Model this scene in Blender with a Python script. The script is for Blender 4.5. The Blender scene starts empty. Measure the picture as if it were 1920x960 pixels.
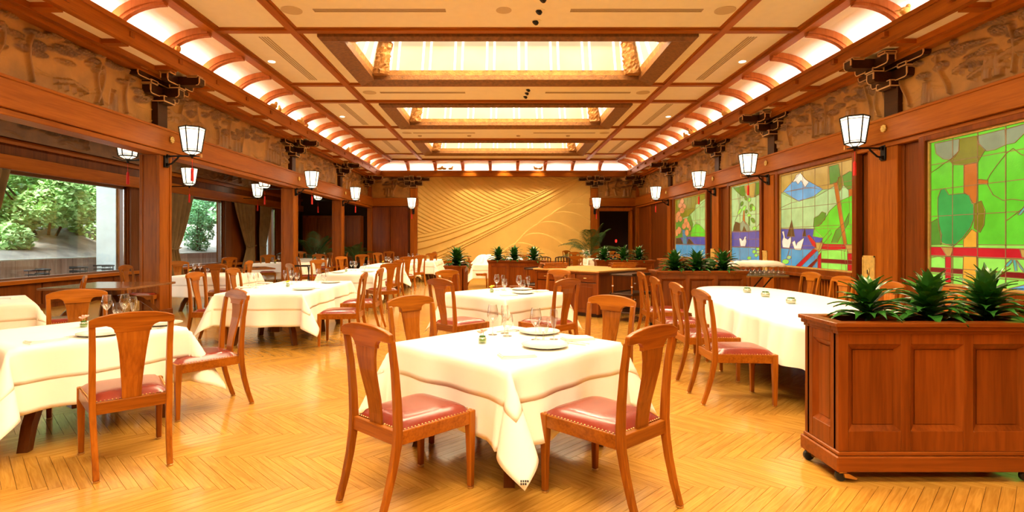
import bpy, bmesh, math, random
import numpy as np
from mathutils import Vector, Matrix

# ------------------------------------------------------------------ camera, sky, sun, lights, exposure
scene = bpy.context.scene
COL = scene.collection
PI = math.pi
F = 1025.0; CAMZ = 1.42; UX = 940.0; HY = 451.5
cam_d = bpy.data.cameras.new('camera'); cam = bpy.data.objects.new('camera', cam_d); COL.objects.link(cam)
cam.location = (0, 0, CAMZ); cam.rotation_euler = (PI/2, 0, 0)
cam_d.sensor_width = 36; cam_d.lens = 36*F/1920
cam_d.shift_x = (960-UX)/1920; cam_d.shift_y = -(480-HY)/1920
cam_d.clip_start = 0.05; cam_d.clip_end = 200
scene.camera = cam
scene.view_settings.view_transform = 'Standard'; scene.view_settings.look = 'None'
scene.view_settings.gamma = 1.0; scene.view_settings.use_curve_mapping = False
scene.view_settings.exposure = 0.14
scene.cycles.max_bounces = 8; scene.cycles.diffuse_bounces = 4; scene.cycles.glossy_bounces = 3
scene.cycles.transparent_max_bounces = 24; scene.cycles.sample_clamp_indirect = 6
scene.cycles.caustics_reflective = False; scene.cycles.caustics_refractive = False

world = bpy.data.worlds.new('sky'); scene.world = world; world.use_nodes = True
wb = world.node_tree.nodes['Background']; wb.inputs[0].default_value = (0.82, 0.92, 1.0, 1); wb.inputs[1].default_value = 7.0
sd = bpy.data.lights.new('sun', 'SUN'); sd.energy = 14.0; sd.angle = math.radians(8); sd.color = (1, 0.97, 0.9)
sun = bpy.data.objects.new('sun', sd); COL.objects.link(sun); sun.rotation_euler = Vector((-0.30, 0.55, -0.80)).to_track_quat('-Z', 'Y').to_euler()
WARM = (1.0, 0.80, 0.50)
def area(name, loc, rot, sx, sy, power, color=WARM, spread=180):
    d = bpy.data.lights.new(name, 'AREA'); d.shape = 'RECTANGLE'; d.size = sx; d.size_y = sy; d.energy = power; d.color = color
    d.spread = math.radians(spread)
    o = bpy.data.objects.new(name, d); COL.objects.link(o); o.location = loc; o.rotation_euler = rot
    return o
def spot(name, loc, target, power, angle=60, color=WARM, blend=0.8, radius=0.06):
    d = bpy.data.lights.new(name, 'SPOT'); d.energy = power; d.spot_size = math.radians(angle); d.spot_blend = blend
    d.color = color; d.shadow_soft_size = radius
    o = bpy.data.objects.new(name, d); COL.objects.link(o); o.location = loc
    v = Vector(target)-Vector(loc); o.rotation_euler = v.to_track_quat('-Z', 'Y').to_euler()
    return o
XC = 0.12
ZC = 5.19                      # flat ceiling
SKY = [(9.93, 12.84), (14.9, 17.8), (20.3, 23.4)]   # coffers
SKY_ALL = [(-5.45, -2.6), (-0.35, 2.55), (4.95, 7.85)] + SKY  # first two are unseen, added to light the front tables from behind
for k, (a, b) in enumerate(SKY_ALL):                 # lamps inside the lit ceiling coffers
    area('coffer_lamp', (XC, (a+b)/2, ZC+0.62), (0, 0, 0), 5.2, 1.5, [820, 570, 480, 515, 520, 520][k])
for i in range(5):                                   # wall washers over the sand-coloured wall
    x = XC - 3.2 + 1.6*i
    spot('wall_washer', (x, 25.3, 5.1), (x, 26.1, 2.4), 170, 75, (1.0, 0.82, 0.50))
area('alcove_lamp', (-8.1, 12.5, 3.9), (0, 0, 0), 0.8, 8, 60, WARM)
for x, y, tx, ty, p in [(0.63, 8.9, 0.05, 3.9, 520), (0.63, 9.3, 0.05, 7.5, 420), (-3.2, 8.9, -3.3, 4.6, 380),
                        (-3.2, 9.0, -3.2, 8.4, 330), (3.4, 8.9, 3.2, 6.2, 420), (-3.2, 14.0, -3.3, 12.7, 330),
                        (-3.2, 14.1, -3.2, 16.3, 300), (1.2, 14.0, 1.8, 11.5, 240), (2.5, 8.7, 2.4, 3.9, 120)]:
    spot('ceiling_spot', (x, y, ZC-0.03), (tx, ty, 0.7), p, 50, (1.0, 0.85, 0.62))

# ------------------------------------------------------------------ helpers
def at(u, v, z):
    """world point at height z seen at photo pixel (u, v)"""
    d = F*(CAMZ-z)/(v-HY)
    return Vector(((u-UX)*d/F, d, z))
def wallpt(u, v, x):
    d = F*x/(u-UX)
    return (d, CAMZ+(HY-v)*d/F)
def link(o, parent=None):
    COL.objects.link(o)
    if parent is not None: o.parent = parent
    return o
def tag(o, label=None, cat=None, group=None, kind=None):
    if label: o['label'] = label
    if cat: o['category'] = cat
    if group: o['group'] = group
    if kind: o['kind'] = kind
    return o
def thing(name, label, cat, loc=(0, 0, 0), rz=0.0, group=None):
    o = bpy.data.objects.new(name, None); o.empty_display_size = 0.1; link(o)
    o.location = loc; o.rotation_euler = (0, 0, rz)
    return tag(o, label, cat, group)
def copy_tree(o, parent=None):
    c = o.copy(); COL.objects.link(c)
    if parent is not None: c.parent = parent
    for ch in list(o.children): copy_tree(ch, c)
    return c

class MB:
    def __init__(self): self.v = []; self.f = []
    def add(self, vs, fs, M=None):
        n = len(self.v)
        if M is not None: vs = [tuple(M @ Vector(p)) for p in vs]
        self.v += [tuple(p) for p in vs]; self.f += [tuple(i+n for i in f) for f in fs]
        return self
    def box(self, x0, x1, y0, y1, z0, z1, M=None):
        if x0 > x1: x0, x1 = x1, x0
        if y0 > y1: y0, y1 = y1, y0
        if z0 > z1: z0, z1 = z1, z0
        vs = [(x0,y0,z0),(x1,y0,z0),(x1,y1,z0),(x0,y1,z0),(x0,y0,z1),(x1,y0,z1),(x1,y1,z1),(x0,y1,z1)]
        return self.add(vs, [(0,3,2,1),(4,5,6,7),(0,1,5,4),(1,2,6,5),(2,3,7,6),(3,0,4,7)], M)
    def loft(self, rings, cap=True, closed=True, M=None):
        n = len(rings[0]); vs = [p for r in rings for p in r]; fs = []
        for i in range(len(rings)-1):
            for j in range(n if closed else n-1):
                k = (j+1) % n
                fs.append((i*n+j, i*n+k, (i+1)*n+k, (i+1)*n+j))
        if cap:
            fs.append(tuple(range(n-1, -1, -1))); fs.append(tuple((len(rings)-1)*n+j for j in range(n)))
        return self.add(vs, fs, M)
    def rect_sweep(self, secs, M=None):
        """secs: (x, y, z, half x, half y)"""
        return self.loft([[(x-a,y-b,z),(x+a,y-b,z),(x+a,y+b,z),(x-a,y+b,z)] for x,y,z,a,b in secs], M=M)
    def tube(self, pts, r, n=8, M=None):
        pts = [Vector(p) for p in pts]; rings = []
        rr = r if isinstance(r, (list, tuple)) else [r]*len(pts)
        up = Vector((0.13, 0.31, 1)).normalized()
        for i, p in enumerate(pts):
            t = (pts[min(i+1, len(pts)-1)]-pts[max(i-1, 0)])
            if t.length < 1e-9: t = Vector((0,0,1))
            t.normalize(); a = t.cross(up)
            if a.length < 0.05: a = t.cross(Vector((1,0,0)))
            a.normalize(); b = t.cross(a)
            rings.append([tuple(p+a*math.cos(2*PI*j/n)*rr[i]+b*math.sin(2*PI*j/n)*rr[i]) for j in range(n)])
        return self.loft(rings, M=M)
    def lathe(self, prof, n=20, c=(0,0,0), cap=True, M=None):
        rings = [[(c[0]+r*math.cos(2*PI*j/n), c[1]+r*math.sin(2*PI*j/n), c[2]+z) for j in range(n)] for r, z in prof]
        return self.loft(rings, cap=cap, M=M)
    def prism(self, poly, fn, d0, d1, M=None):
        """poly of 2D points; fn(a, b, d) gives the 3D point"""
        n = len(poly)
        vs = [fn(a, b, d0) for a, b in poly]+[fn(a, b, d1) for a, b in poly]
        fs = [tuple(range(n-1, -1, -1)), tuple(range(n, 2*n))]+[(i, (i+1) % n, n+(i+1) % n, n+i) for i in range(n)]
        return self.add(vs, fs, M)
    def grid(self, nu, nv, fn, closed=False, M=None):
        vs = [fn(i/(nu-1), j/(nv-1)) for j in range(nv) for i in range(nu)]
        fs = [(j*nu+i, j*nu+i+1, (j+1)*nu+i+1, (j+1)*nu+i) for j in range(nv-1) for i in range(nu-1)]
        return self.add(vs, fs, M)
    def ball(self, c, rx, ry, rz, n=10, m=6, M=None):
        rings = []
        for i in range(m+1):
            t = -PI/2+PI*i/m; cr = max(math.cos(t), 0.02)
            rings.append([(c[0]+rx*cr*math.cos(2*PI*j/n), c[1]+ry*cr*math.sin(2*PI*j/n), c[2]+rz*math.sin(t)) for j in range(n)])
        return self.loft(rings, M=M)
    def mesh(self, name, mat, smooth=False, bevel=0.0, fix=True):
        me = bpy.data.meshes.new(name); me.from_pydata(self.v, [], self.f)
        if fix or bevel:
            bm = bmesh.new(); bm.from_mesh(me)
            if fix: bmesh.ops.recalc_face_normals(bm, faces=bm.faces)
            if bevel:
                es = [e for e in bm.edges if len(e.link_faces) == 2 and e.calc_face_angle(0) > 0.5]
                bmesh.ops.bevel(bm, geom=es, offset=bevel, segments=1, affect='EDGES', clamp_overlap=True)
            bm.to_mesh(me); bm.free()
        if smooth: me.polygons.foreach_set('use_smooth', [True]*len(me.polygons))
        me.update()
        if mat is not None: me.materials.append(mat)
        return me
    def build(self, name, mat, parent=None, smooth=False, bevel=0.0, loc=None, rz=None, fix=True):
        o = bpy.data.objects.new(name, self.mesh(name, mat, smooth, bevel, fix)); link(o, parent)
        if loc is not None: o.location = loc
        if rz is not None: o.rotation_euler = (0, 0, rz)
        return o
def part(name, me, parent, loc=(0,0,0), rot=(0,0,0), scale=None):
    o = bpy.data.objects.new(name, me); link(o, parent); o.location = loc; o.rotation_euler = rot
    if scale: o.scale = scale
    return o
def struct(o): o['kind'] = 'structure'; return o
def T(x, y, z, rz=0.0): return Matrix.Translation((x, y, z)) @ Matrix.Rotation(rz, 4, 'Z')

# ------------------------------------------------------------------ materials
def mat_base(name):
    m = bpy.data.materials.new(name); m.use_nodes = True
    nt = m.node_tree; return m, nt, nt.nodes['Principled BSDF']
def simple(name, col, rough=0.5, metal=0.0, coat=0.0, noise=0.0, nscale=6.0, bump=0.0, bscale=40.0, spec=0.5):
    m, nt, p = mat_base(name)
    p.inputs['Roughness'].default_value = rough; p.inputs['Metallic'].default_value = metal
    p.inputs['Coat Weight'].default_value = coat; p.inputs['Coat Roughness'].default_value = 0.15
    p.inputs['Specular IOR Level'].default_value = spec
    if noise > 0 or bump > 0: tc = nt.nodes.new('ShaderNodeTexCoord')
    if noise > 0:
        n = nt.nodes.new('ShaderNodeTexNoise'); n.inputs['Scale'].default_value = nscale; n.inputs['Detail'].default_value = 4
        nt.links.new(tc.outputs['Object'], n.inputs['Vector'])
        r = nt.nodes.new('ShaderNodeValToRGB'); r.color_ramp.elements[0].position = 0.3; r.color_ramp.elements[1].position = 0.7
        r.color_ramp.elements[0].color = (*[c*(1-noise) for c in col], 1); r.color_ramp.elements[1].color = (*[min(1, c*(1+noise)) for c in col], 1)
        nt.links.new(n.outputs['Fac'], r.inputs['Fac']); nt.links.new(r.outputs['Color'], p.inputs['Base Color'])
    else: p.inputs['Base Color'].default_value = (*col, 1)
    if bump > 0:
        n2 = nt.nodes.new('ShaderNodeTexNoise'); n2.inputs['Scale'].default_value = bscale; n2.inputs['Detail'].default_value = 3
        nt.links.new(tc.outputs['Object'], n2.inputs['Vector'])
        b = nt.nodes.new('ShaderNodeBump'); b.inputs['Strength'].default_value = bump; b.inputs['Distance'].default_value = 0.01
        nt.links.new(n2.outputs['Fac'], b.inputs['Height']); nt.links.new(b.outputs['Normal'], p.inputs['Normal'])
    return m
def wood(name, dark, light, rough=0.35, axis='z', coat=0.25, fine=38.0, var=0.12):
    m, nt, p = mat_base(name)
    tc = nt.nodes.new('ShaderNodeTexCoord'); oi = nt.nodes.new('ShaderNodeObjectInfo')
    mp = nt.nodes.new('ShaderNodeMapping')
    s = {'x': (0.06, 1, 1), 'y': (1, 0.06, 1), 'z': (1, 1, 0.06)}[axis]
    mp.inputs['Scale'].default_value = s
    add = nt.nodes.new('ShaderNodeVectorMath'); add.operation = 'ADD'
    nt.links.new(tc.outputs['Object'], add.inputs[0]); nt.links.new(oi.outputs['Random'], add.inputs[1])
    nt.links.new(add.outputs[0], mp.inputs['Vector'])
    n = nt.nodes.new('ShaderNodeTexNoise'); n.inputs['Scale'].default_value = fine; n.inputs['Detail'].default_value = 5
    n.inputs['Distortion'].default_value = 0.6
    n2 = nt.nodes.new('ShaderNodeTexNoise'); n2.inputs['Scale'].default_value = fine*0.18; n2.inputs['Detail'].default_value = 2
    nt.links.new(mp.outputs[0], n.inputs['Vector']); nt.links.new(mp.outputs[0], n2.inputs['Vector'])
    mx = nt.nodes.new('ShaderNodeMix'); mx.inputs[0].default_value = 0.5
    nt.links.new(n.outputs['Fac'], mx.inputs[2]); nt.links.new(n2.outputs['Fac'], mx.inputs[3])
    r = nt.nodes.new('ShaderNodeValToRGB'); r.color_ramp.elements[0].position = 0.34; r.color_ramp.elements[1].position = 0.62
    r.color_ramp.elements[0].color = (*dark, 1); r.color_ramp.elements[1].color = (*light, 1)
    nt.links.new(mx.outputs[0], r.inputs['Fac'])
    hsv = nt.nodes.new('ShaderNodeHueSaturation')
    ma = nt.nodes.new('ShaderNodeMapRange'); ma.inputs[3].default_value = 1-var; ma.inputs[4].default_value = 1+var
    nt.links.new(oi.outputs['Random'], ma.inputs[0]); nt.links.new(ma.outputs[0], hsv.inputs['Value'])
    nt.links.new(r.outputs['Color'], hsv.inputs['Color']); nt.links.new(hsv.outputs['Color'], p.inputs['Base Color'])
    p.inputs['Roughness'].default_value = rough; p.inputs['Coat Weight'].default_value = coat*0.4; p.inputs['Coat Roughness'].default_value = 0.2
    p.inputs['Specular IOR Level'].default_value = 0.28; p.inputs['Specular Tint'].default_value = (1.0, 0.62, 0.30, 1); p.inputs['Coat Tint'].default_value = (1.0, 0.85, 0.6, 1)
    b = nt.nodes.new('ShaderNodeBump'); b.inputs['Strength'].default_value = 0.12; b.inputs['Distance'].default_value = 0.003
    nt.links.new(n.outputs['Fac'], b.inputs['Height']); nt.links.new(b.outputs['Normal'], p.inputs['Normal'])
    return m
def emis(name, col, strength, base=None):
    m, nt, p = mat_base(name)
    p.inputs['Base Color'].default_value = (*(base or col), 1); p.inputs['Emission Color'].default_value = (*col, 1)
    p.inputs['Emission Strength'].default_value = strength; p.inputs['Roughness'].default_value = 0.6
    return m
def glassy(name, tint=(1, 1, 1), refl=0.10, rough=0.03, rim=0.5):
    m = bpy.data.materials.new(name); m.use_nodes = True; nt = m.node_tree; nt.nodes.clear()
    out = nt.nodes.new('ShaderNodeOutputMaterial'); tr = nt.nodes.new('ShaderNodeBsdfTransparent'); gl = nt.nodes.new('ShaderNodeBsdfGlossy')
    tr.inputs[0].default_value = (*tint, 1); gl.inputs['Roughness'].default_value = rough
    lw = nt.nodes.new('ShaderNodeLayerWeight'); lw.inputs[0].default_value = rim
    mr = nt.nodes.new('ShaderNodeMapRange'); mr.inputs[3].default_value = refl; mr.inputs[4].default_value = 0.75
    nt.links.new(lw.outputs['Facing'], mr.inputs[0])
    if rim <= 0: mr.inputs[4].default_value = refl
    mx = nt.nodes.new('ShaderNodeMixShader'); nt.links.new(mr.outputs[0], mx.inputs[0])
    nt.links.new(tr.outputs[0], mx.inputs[1]); nt.links.new(gl.outputs[0], mx.inputs[2]); nt.links.new(mx.outputs[0], out.inputs[0])
    return m

POST = ((0.185, 0.042, 0.0025), (0.35, 0.095, 0.006))
M = {}
M['post'] = wood('post_wood', *POST, rough=0.42, axis='z', coat=0.1)
M['beam_y'] = wood('beam_wood_long', (0.24, 0.058, 0.003), (0.38, 0.108, 0.007), rough=0.42, axis='y', coat=0.1)
M['beam_x'] = wood('beam_wood_cross', (0.24, 0.058, 0.003), (0.38, 0.108, 0.007), rough=0.42, axis='x', coat=0.1)
M['panel'] = wood('panel_wood', (0.095, 0.021, 0.003), (0.19, 0.047, 0.006), rough=0.4, axis='z')
M['planter'] = wood('planter_wood', (0.11, 0.022, 0.002), (0.21, 0.048, 0.005), rough=0.32, axis='z', coat=0.35)
M['planter_h'] = wood('planter_wood_long', (0.12, 0.025, 0.002), (0.225, 0.055, 0.006), rough=0.32, axis='x', coat=0.35)
M['dark'] = wood('dark_wood', (0.018, 0.006, 0.002), (0.045, 0.014, 0.004), rough=0.4, axis='y')
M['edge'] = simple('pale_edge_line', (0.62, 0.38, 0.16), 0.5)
M['rib'] = wood('rib_wood', (0.36, 0.10, 0.025), (0.50, 0.16, 0.045), rough=0.45, axis='z')
M['chair'] = wood('chair_wood', (0.185, 0.045, 0.003), (0.375, 0.115, 0.009), rough=0.3, axis='z', coat=0.4, fine=60, var=0.14)
M['chair_h'] = wood('chair_wood_cross', (0.185, 0.045, 0.003), (0.375, 0.115, 0.009), rough=0.3, axis='y', coat=0.4, fine=60, var=0.14)
M['carve'] = simple('carved_wood', (0.40, 0.195, 0.034), 0.5, noise=0.28, nscale=3.0, bump=0.5, bscale=22)
M['carve_dark'] = simple('carved_dark_wood', (0.16, 0.055, 0.012), 0.6, noise=0.3, nscale=4.0, bump=0.6, bscale=25)
M['gold'] = simple('sand_plaster', (0.72, 0.46, 0.11), 0.75, noise=0.05, nscale=2.0, bump=0.15, bscale=120)
M['cream'] = simple('cream_plaster', (0.90, 0.83, 0.67), 0.85, noise=0.02)
M['cove'] = simple('white_cove_plaster', (0.90, 0.88, 0.84), 0.8)
M['cloth'] = simple('white_linen', (0.93, 0.89, 0.79), 0.85, noise=0.02, nscale=3, bump=0.08, bscale=500)
M['leather'] = simple('oxblood_leather', (0.21, 0.024, 0.011), 0.27, coat=0.3, noise=0.12, nscale=9, bump=0.06, bscale=160)
M['brass'] = simple('brass', (0.78, 0.50, 0.18), 0.3, metal=1.0)
M['brassplate'] = simple('aged_brass', (0.72, 0.50, 0.14), 0.45, metal=0.35, noise=0.15, nscale=14)
M['iron'] = simple('black_iron', (0.012, 0.011, 0.010), 0.42, metal=0.6)
M['black'] = simple('black_rubber', (0.01, 0.01, 0.01), 0.5)
M['steel'] = simple('polished_steel', (0.8, 0.78, 0.74), 0.18, metal=1.0)
M['china'] = simple('white_china', (0.88, 0.86, 0.80), 0.12, coat=0.5)
M['red'] = simple('red_silk', (0.75, 0.02, 0.012), 0.6)
M['birdgold'] = simple('gilded_bird', (0.75, 0.48, 0.12), 0.4, metal=0.3)
M['leaf'] = simple('glossy_leaf', (0.028, 0.125, 0.016), 0.26, coat=0.35, noise=0.35, nscale=9)
M['palm'] = simple('palm_leaf', (0.03, 0.10, 0.02), 0.45, noise=0.3, nscale=7)
M['soil'] = simple('dark_soil', (0.035, 0.03, 0.012), 0.9, noise=0.3, nscale=25, bump=0.6, bscale=60)
M['glass'] = glassy('clear_glass', (0.93, 0.93, 0.92), 0.10, 0.02, 0.5)
M['pane'] = glassy('window_glass', (0.93, 0.97, 0.97), 0.06, 0.01, 0.0)
M['jar'] = glassy('jar_glass', (0.82, 0.88, 0.78), 0.2, 0.05, 0.5)
M['coffer'] = None
M['lampglass'] = emis('lantern_glass', (1.0, 0.88, 0.64), 1.9)
M['strip'] = emis('cove_light_strip', (1.0, 0.86, 0.72), 34.0)
M['lightbar'] = emis('coffer_light_bar', (1.0, 0.93, 0.78), 1.6, (0.5, 0.45, 0.35))
M['lead'] = simple('lead_came', (0.35, 0.24, 0.13), 0.45, metal=0.5)
M['conc'] = simple('pale_concrete', (0.62, 0.66, 0.60), 0.85, noise=0.08, nscale=3, bump=0.3, bscale=30)
M['fence'] = wood('garden_board', (0.36, 0.24, 0.20), (0.55, 0.40, 0.34), rough=0.7, axis='z', coat=0)
M['bark'] = simple('bark', (0.10, 0.075, 0.05), 0.9, noise=0.3, nscale=12)
M['ground'] = simple('dry_earth', (0.30, 0.26, 0.21), 0.95, noise=0.3, nscale=2.5, bump=0.8, bscale=6)
M['rock'] = simple('grey_rock', (0.42, 0.42, 0.38), 0.85, noise=0.3, nscale=4, bump=0.7, bscale=8)
M['leafpale'] = simple('pale_maple_leaf', (0.42, 0.66, 0.24), 0.55, noise=0.35, nscale=2.0)
M['leafmid'] = simple('mid_green_leaf', (0.20, 0.44, 0.19), 0.55, noise=0.4, nscale=2.0)
M['curtain'] = simple('olive_curtain', (0.20, 0.125, 0.045), 0.75, noise=0.15, nscale=4)
M['tabletop'] = wood('bare_table_top', (0.16, 0.06, 0.02), (0.24, 0.10, 0.03), rough=0.15, axis='x', coat=0.8)
M['tableleg'] = wood('table_leg_wood', (0.07, 0.02, 0.005), (0.14, 0.045, 0.010), rough=0.35, axis='z')
M['vent'] = simple('vent_metal', (0.42, 0.31, 0.17), 0.5)
M['speaker'] = simple('speaker_grille', (0.60, 0.46, 0.27), 0.6)
M['yellow'] = simple('yellow_petal', (0.85, 0.70, 0.03), 0.6)
M['pink'] = simple('pink_petal', (0.85, 0.40, 0.32), 0.6)
M['white_petal'] = simple('white_petal', (0.9, 0.88, 0.8), 0.6)
M['green'] = simple('fresh_stem', (0.2, 0.4, 0.06), 0.5)
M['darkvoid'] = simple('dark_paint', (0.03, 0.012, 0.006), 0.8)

def coffer_mat():
    m, nt, p = mat_base('backlit_coffer_panel')
    tc = nt.nodes.new('ShaderNodeTexCoord'); n = nt.nodes.new('ShaderNodeTexNoise'); n.inputs['Scale'].default_value = 1.2
    n.inputs['Detail'].default_value = 3
    nt.links.new(tc.outputs['Object'], n.inputs['Vector'])
    r = nt.nodes.new('ShaderNodeValToRGB'); r.color_ramp.elements[0].position = 0.3; r.color_ramp.elements[1].position = 0.75
    r.color_ramp.elements[0].color = (0.95, 0.72, 0.38, 1); r.color_ramp.elements[1].color = (1.0, 0.86, 0.60, 1)
    nt.links.new(n.outputs['Fac'], r.inputs['Fac'])
    nt.links.new(r.outputs[0], p.inputs['Emission Color']); p.inputs['Emission Strength'].default_value = 0.62
    p.inputs['Base Color'].default_value = (0.30, 0.24, 0.14, 1); p.inputs['Roughness'].default_value = 0.7
    return m
M['coffer'] = coffer_mat()
def floor_mat():
    m, nt, p = mat_base('oak_parquet')
    at_ = nt.nodes.new('ShaderNodeAttribute'); at_.attribute_name = 'pl'
    ar = nt.nodes.new('ShaderNodeAttribute'); ar.attribute_name = 'rnd'
    oi = nt.nodes.new('ShaderNodeObjectInfo')
    s = nt.nodes.new('ShaderNodeMath'); s.operation = 'ADD'; nt.links.new(ar.outputs['Fac'], s.inputs[0]); nt.links.new(oi.outputs['Random'], s.inputs[1])
    fr = nt.nodes.new('ShaderNodeMath'); fr.operation = 'FRACT'; nt.links.new(s.outputs[0], fr.inputs[0])
    mul = nt.nodes.new('ShaderNodeMath'); mul.operation = 'MULTIPLY'; mul.inputs[1].default_value = 30; nt.links.new(fr.outputs[0], mul.inputs[0])
    va = nt.nodes.new('ShaderNodeVectorMath'); va.operation = 'ADD'; nt.links.new(at_.outputs['Vector'], va.inputs[0]); nt.links.new(mul.outputs[0], va.inputs[1])
    mp = nt.nodes.new('ShaderNodeMapping'); mp.inputs['Scale'].default_value = (1.2, 16, 1); nt.links.new(va.outputs[0], mp.inputs['Vector'])
    n = nt.nodes.new('ShaderNodeTexNoise'); n.inputs['Scale'].default_value = 3.0; n.inputs['Detail'].default_value = 5; n.inputs['Distortion'].default_value = 1.2
    nt.links.new(mp.outputs[0], n.inputs['Vector'])
    r = nt.nodes.new('ShaderNodeValToRGB'); r.color_ramp.elements[0].position = 0.3; r.color_ramp.elements[1].position = 0.68
    r.color_ramp.elements[0].color = (0.42, 0.190, 0.026, 1); r.color_ramp.elements[1].color = (0.60, 0.305, 0.048, 1)
    nt.links.new(n.outputs['Fac'], r.inputs['Fac'])
    hsv = nt.nodes.new('ShaderNodeHueSaturation'); mr = nt.nodes.new('ShaderNodeMapRange'); mr.inputs[3].default_value = 0.90; mr.inputs[4].default_value = 1.08
    nt.links.new(fr.outputs[0], mr.inputs[0]); nt.links.new(mr.outputs[0], hsv.inputs['Value']); nt.links.new(r.outputs[0], hsv.inputs['Color'])
    nt.links.new(hsv.outputs[0], p.inputs['Base Color'])
    p.inputs['Roughness'].default_value = 0.26; p.inputs['Coat Weight'].default_value = 0.5; p.inputs['Coat Roughness'].default_value = 0.12
    return m
M['floor'] = floor_mat()

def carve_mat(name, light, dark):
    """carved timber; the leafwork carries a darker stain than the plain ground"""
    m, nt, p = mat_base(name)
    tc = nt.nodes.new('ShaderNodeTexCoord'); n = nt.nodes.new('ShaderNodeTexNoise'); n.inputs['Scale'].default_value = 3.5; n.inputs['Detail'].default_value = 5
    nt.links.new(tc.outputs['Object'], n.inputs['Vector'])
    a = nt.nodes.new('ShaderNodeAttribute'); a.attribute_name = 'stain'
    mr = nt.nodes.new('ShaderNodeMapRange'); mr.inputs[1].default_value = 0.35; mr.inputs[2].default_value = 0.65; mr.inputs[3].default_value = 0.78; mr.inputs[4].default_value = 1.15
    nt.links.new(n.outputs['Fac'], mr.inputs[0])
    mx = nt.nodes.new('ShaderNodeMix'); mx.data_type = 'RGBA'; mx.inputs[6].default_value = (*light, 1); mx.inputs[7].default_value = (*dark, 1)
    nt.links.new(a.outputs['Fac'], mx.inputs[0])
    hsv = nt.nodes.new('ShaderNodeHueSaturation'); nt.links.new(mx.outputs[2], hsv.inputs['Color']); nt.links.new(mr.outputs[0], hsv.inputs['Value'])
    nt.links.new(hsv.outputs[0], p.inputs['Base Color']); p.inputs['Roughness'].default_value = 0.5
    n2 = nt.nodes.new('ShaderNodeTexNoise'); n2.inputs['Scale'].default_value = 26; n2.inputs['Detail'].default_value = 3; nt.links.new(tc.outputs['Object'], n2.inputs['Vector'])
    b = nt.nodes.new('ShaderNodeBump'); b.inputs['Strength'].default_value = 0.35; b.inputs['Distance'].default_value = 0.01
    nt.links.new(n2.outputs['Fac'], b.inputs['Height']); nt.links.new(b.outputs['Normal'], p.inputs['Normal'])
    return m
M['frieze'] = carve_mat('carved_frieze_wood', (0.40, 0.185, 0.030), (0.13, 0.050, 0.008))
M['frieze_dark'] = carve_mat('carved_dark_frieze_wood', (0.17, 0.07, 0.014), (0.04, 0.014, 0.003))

# ------------------------------------------------------------------ the room shell
Y0 = -9.0; FY = 26.2
def XL(h): return XC-h
def XR(h): return XC+h
KY = [8.4+1.27*k for k in range(-13, 14)]          # rib rhythm along the side walls
KX = [XC-4.53+1.295*k for k in range(8)]           # rib rhythm along the end wall
BX, BY, BZ = M['beam_x'], M['beam_y'], M['post']
POSTL = [3.5, 10.08, 16.45, 21.35]
POSTR = [4.6, 9.10, 13.15, 16.45, 21.1]

# floor: slab and herringbone planks
fl = struct(MB().box(-10.0, 7.0, Y0, FY+1.6, -0.25, -0.012).build('floor', simple('joint_oak', (0.30, 0.13, 0.022), 0.5)))
PW, PN = 0.063, 10
def plank_geo(c0, c1, vertical, top=0.0):
    """one plank in the 45 degree lattice -> 8 corners (top inset)"""
    (a0, b0), (a1, b1) = c0, c1; g = 0.0004; e = 0.0012
    def w(a, b, z): return ((a+b)*PW/math.sqrt(2), (b-a)*PW/math.sqrt(2), z)
    g /= PW; e /= PW
    o = [w(a0+g, b0+g, -0.012), w(a1-g, b0+g, -0.012), w(a1-g, b1-g, -0.012), w(a0+g, b1-g, -0.012)]
    t = [w(a0+e, b0+e, top), w(a1-e, b0+e, top), w(a1-e, b1-e, top), w(a0+e, b1-e, top)]
    return o+t
PF = [(4,5,6,7),(0,1,5,4),(1,2,6,5),(2,3,7,6),(3,0,4,7)]
def plank_mesh(name, items, randoms):
    vs = []; fs = []; pl = []; rn = []
    for (g, vert), r in zip(items, randoms):
        n = len(vs); vs += g; fs += [tuple(i+n for i in f) for f in PF]
        L = PN*PW; loc = [(0,0,0),(L,0,0),(L,PW,0),(0,PW,0)]*2
        if vert: loc = [(0,0,0),(0,PW,0),(L,PW,0),(L,0,0)]*2
        pl += loc; rn += [r]*8
    me = bpy.data.meshes.new(name); me.from_pydata(vs, [], fs)
    bm = bmesh.new(); bm.from_mesh(me); bmesh.ops.recalc_face_normals(bm, faces=bm.faces)
    for f in bm.faces:
        if abs(f.normal.z) > 0.9 and f.normal.z < 0: f.normal_flip()
    bm.to_mesh(me); bm.free()
    a = me.attributes.new('pl', 'FLOAT_VECTOR', 'POINT'); a.data.foreach_set('vector', [c for p in pl for c in p])
    a = me.attributes.new('rnd', 'FLOAT', 'POINT'); a.data.foreach_set('value', rn)
    me.materials.append(M['floor']); me.update(); return me
rng = random.Random(4)
near = []; far = []
T2 = PN
for m_ in range(-75, 20):
    for k in range(-140, 140):
        ox, oy = k+m_*T2, k-m_*T2
        for vert in (0, 1):
            c0, c1 = ((ox, oy), (ox+PN, oy+1)) if not vert else ((ox+PN, oy+1-PN), (ox+PN+1, oy+1))
            ca, cb = (c0[0]+c1[0])/2, (c0[1]+c1[1])/2
            x, y = (ca+cb)*PW/math.sqrt(2), (cb-ca)*PW/math.sqrt(2)
            if not (-9.9 < x < 6.8 and Y0 < y < FY+0.1): continue
            u = UX+F*x/y if y > 0.5 else -999
            vis = y > 2.75 and -60 < u < 1980
            (near if vis else far).append((y if vis else 99, x, y, c0, c1, vert))
near.sort(); far += near[300:]; near = near[:300]
pm = [plank_mesh('plank', [(plank_geo((0, 0), (PN, 1), 0), 0)], [0.0]),
      plank_mesh('plank', [(plank_geo((0, 0), (1, PN), 1), 1)], [0.0])]
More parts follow.
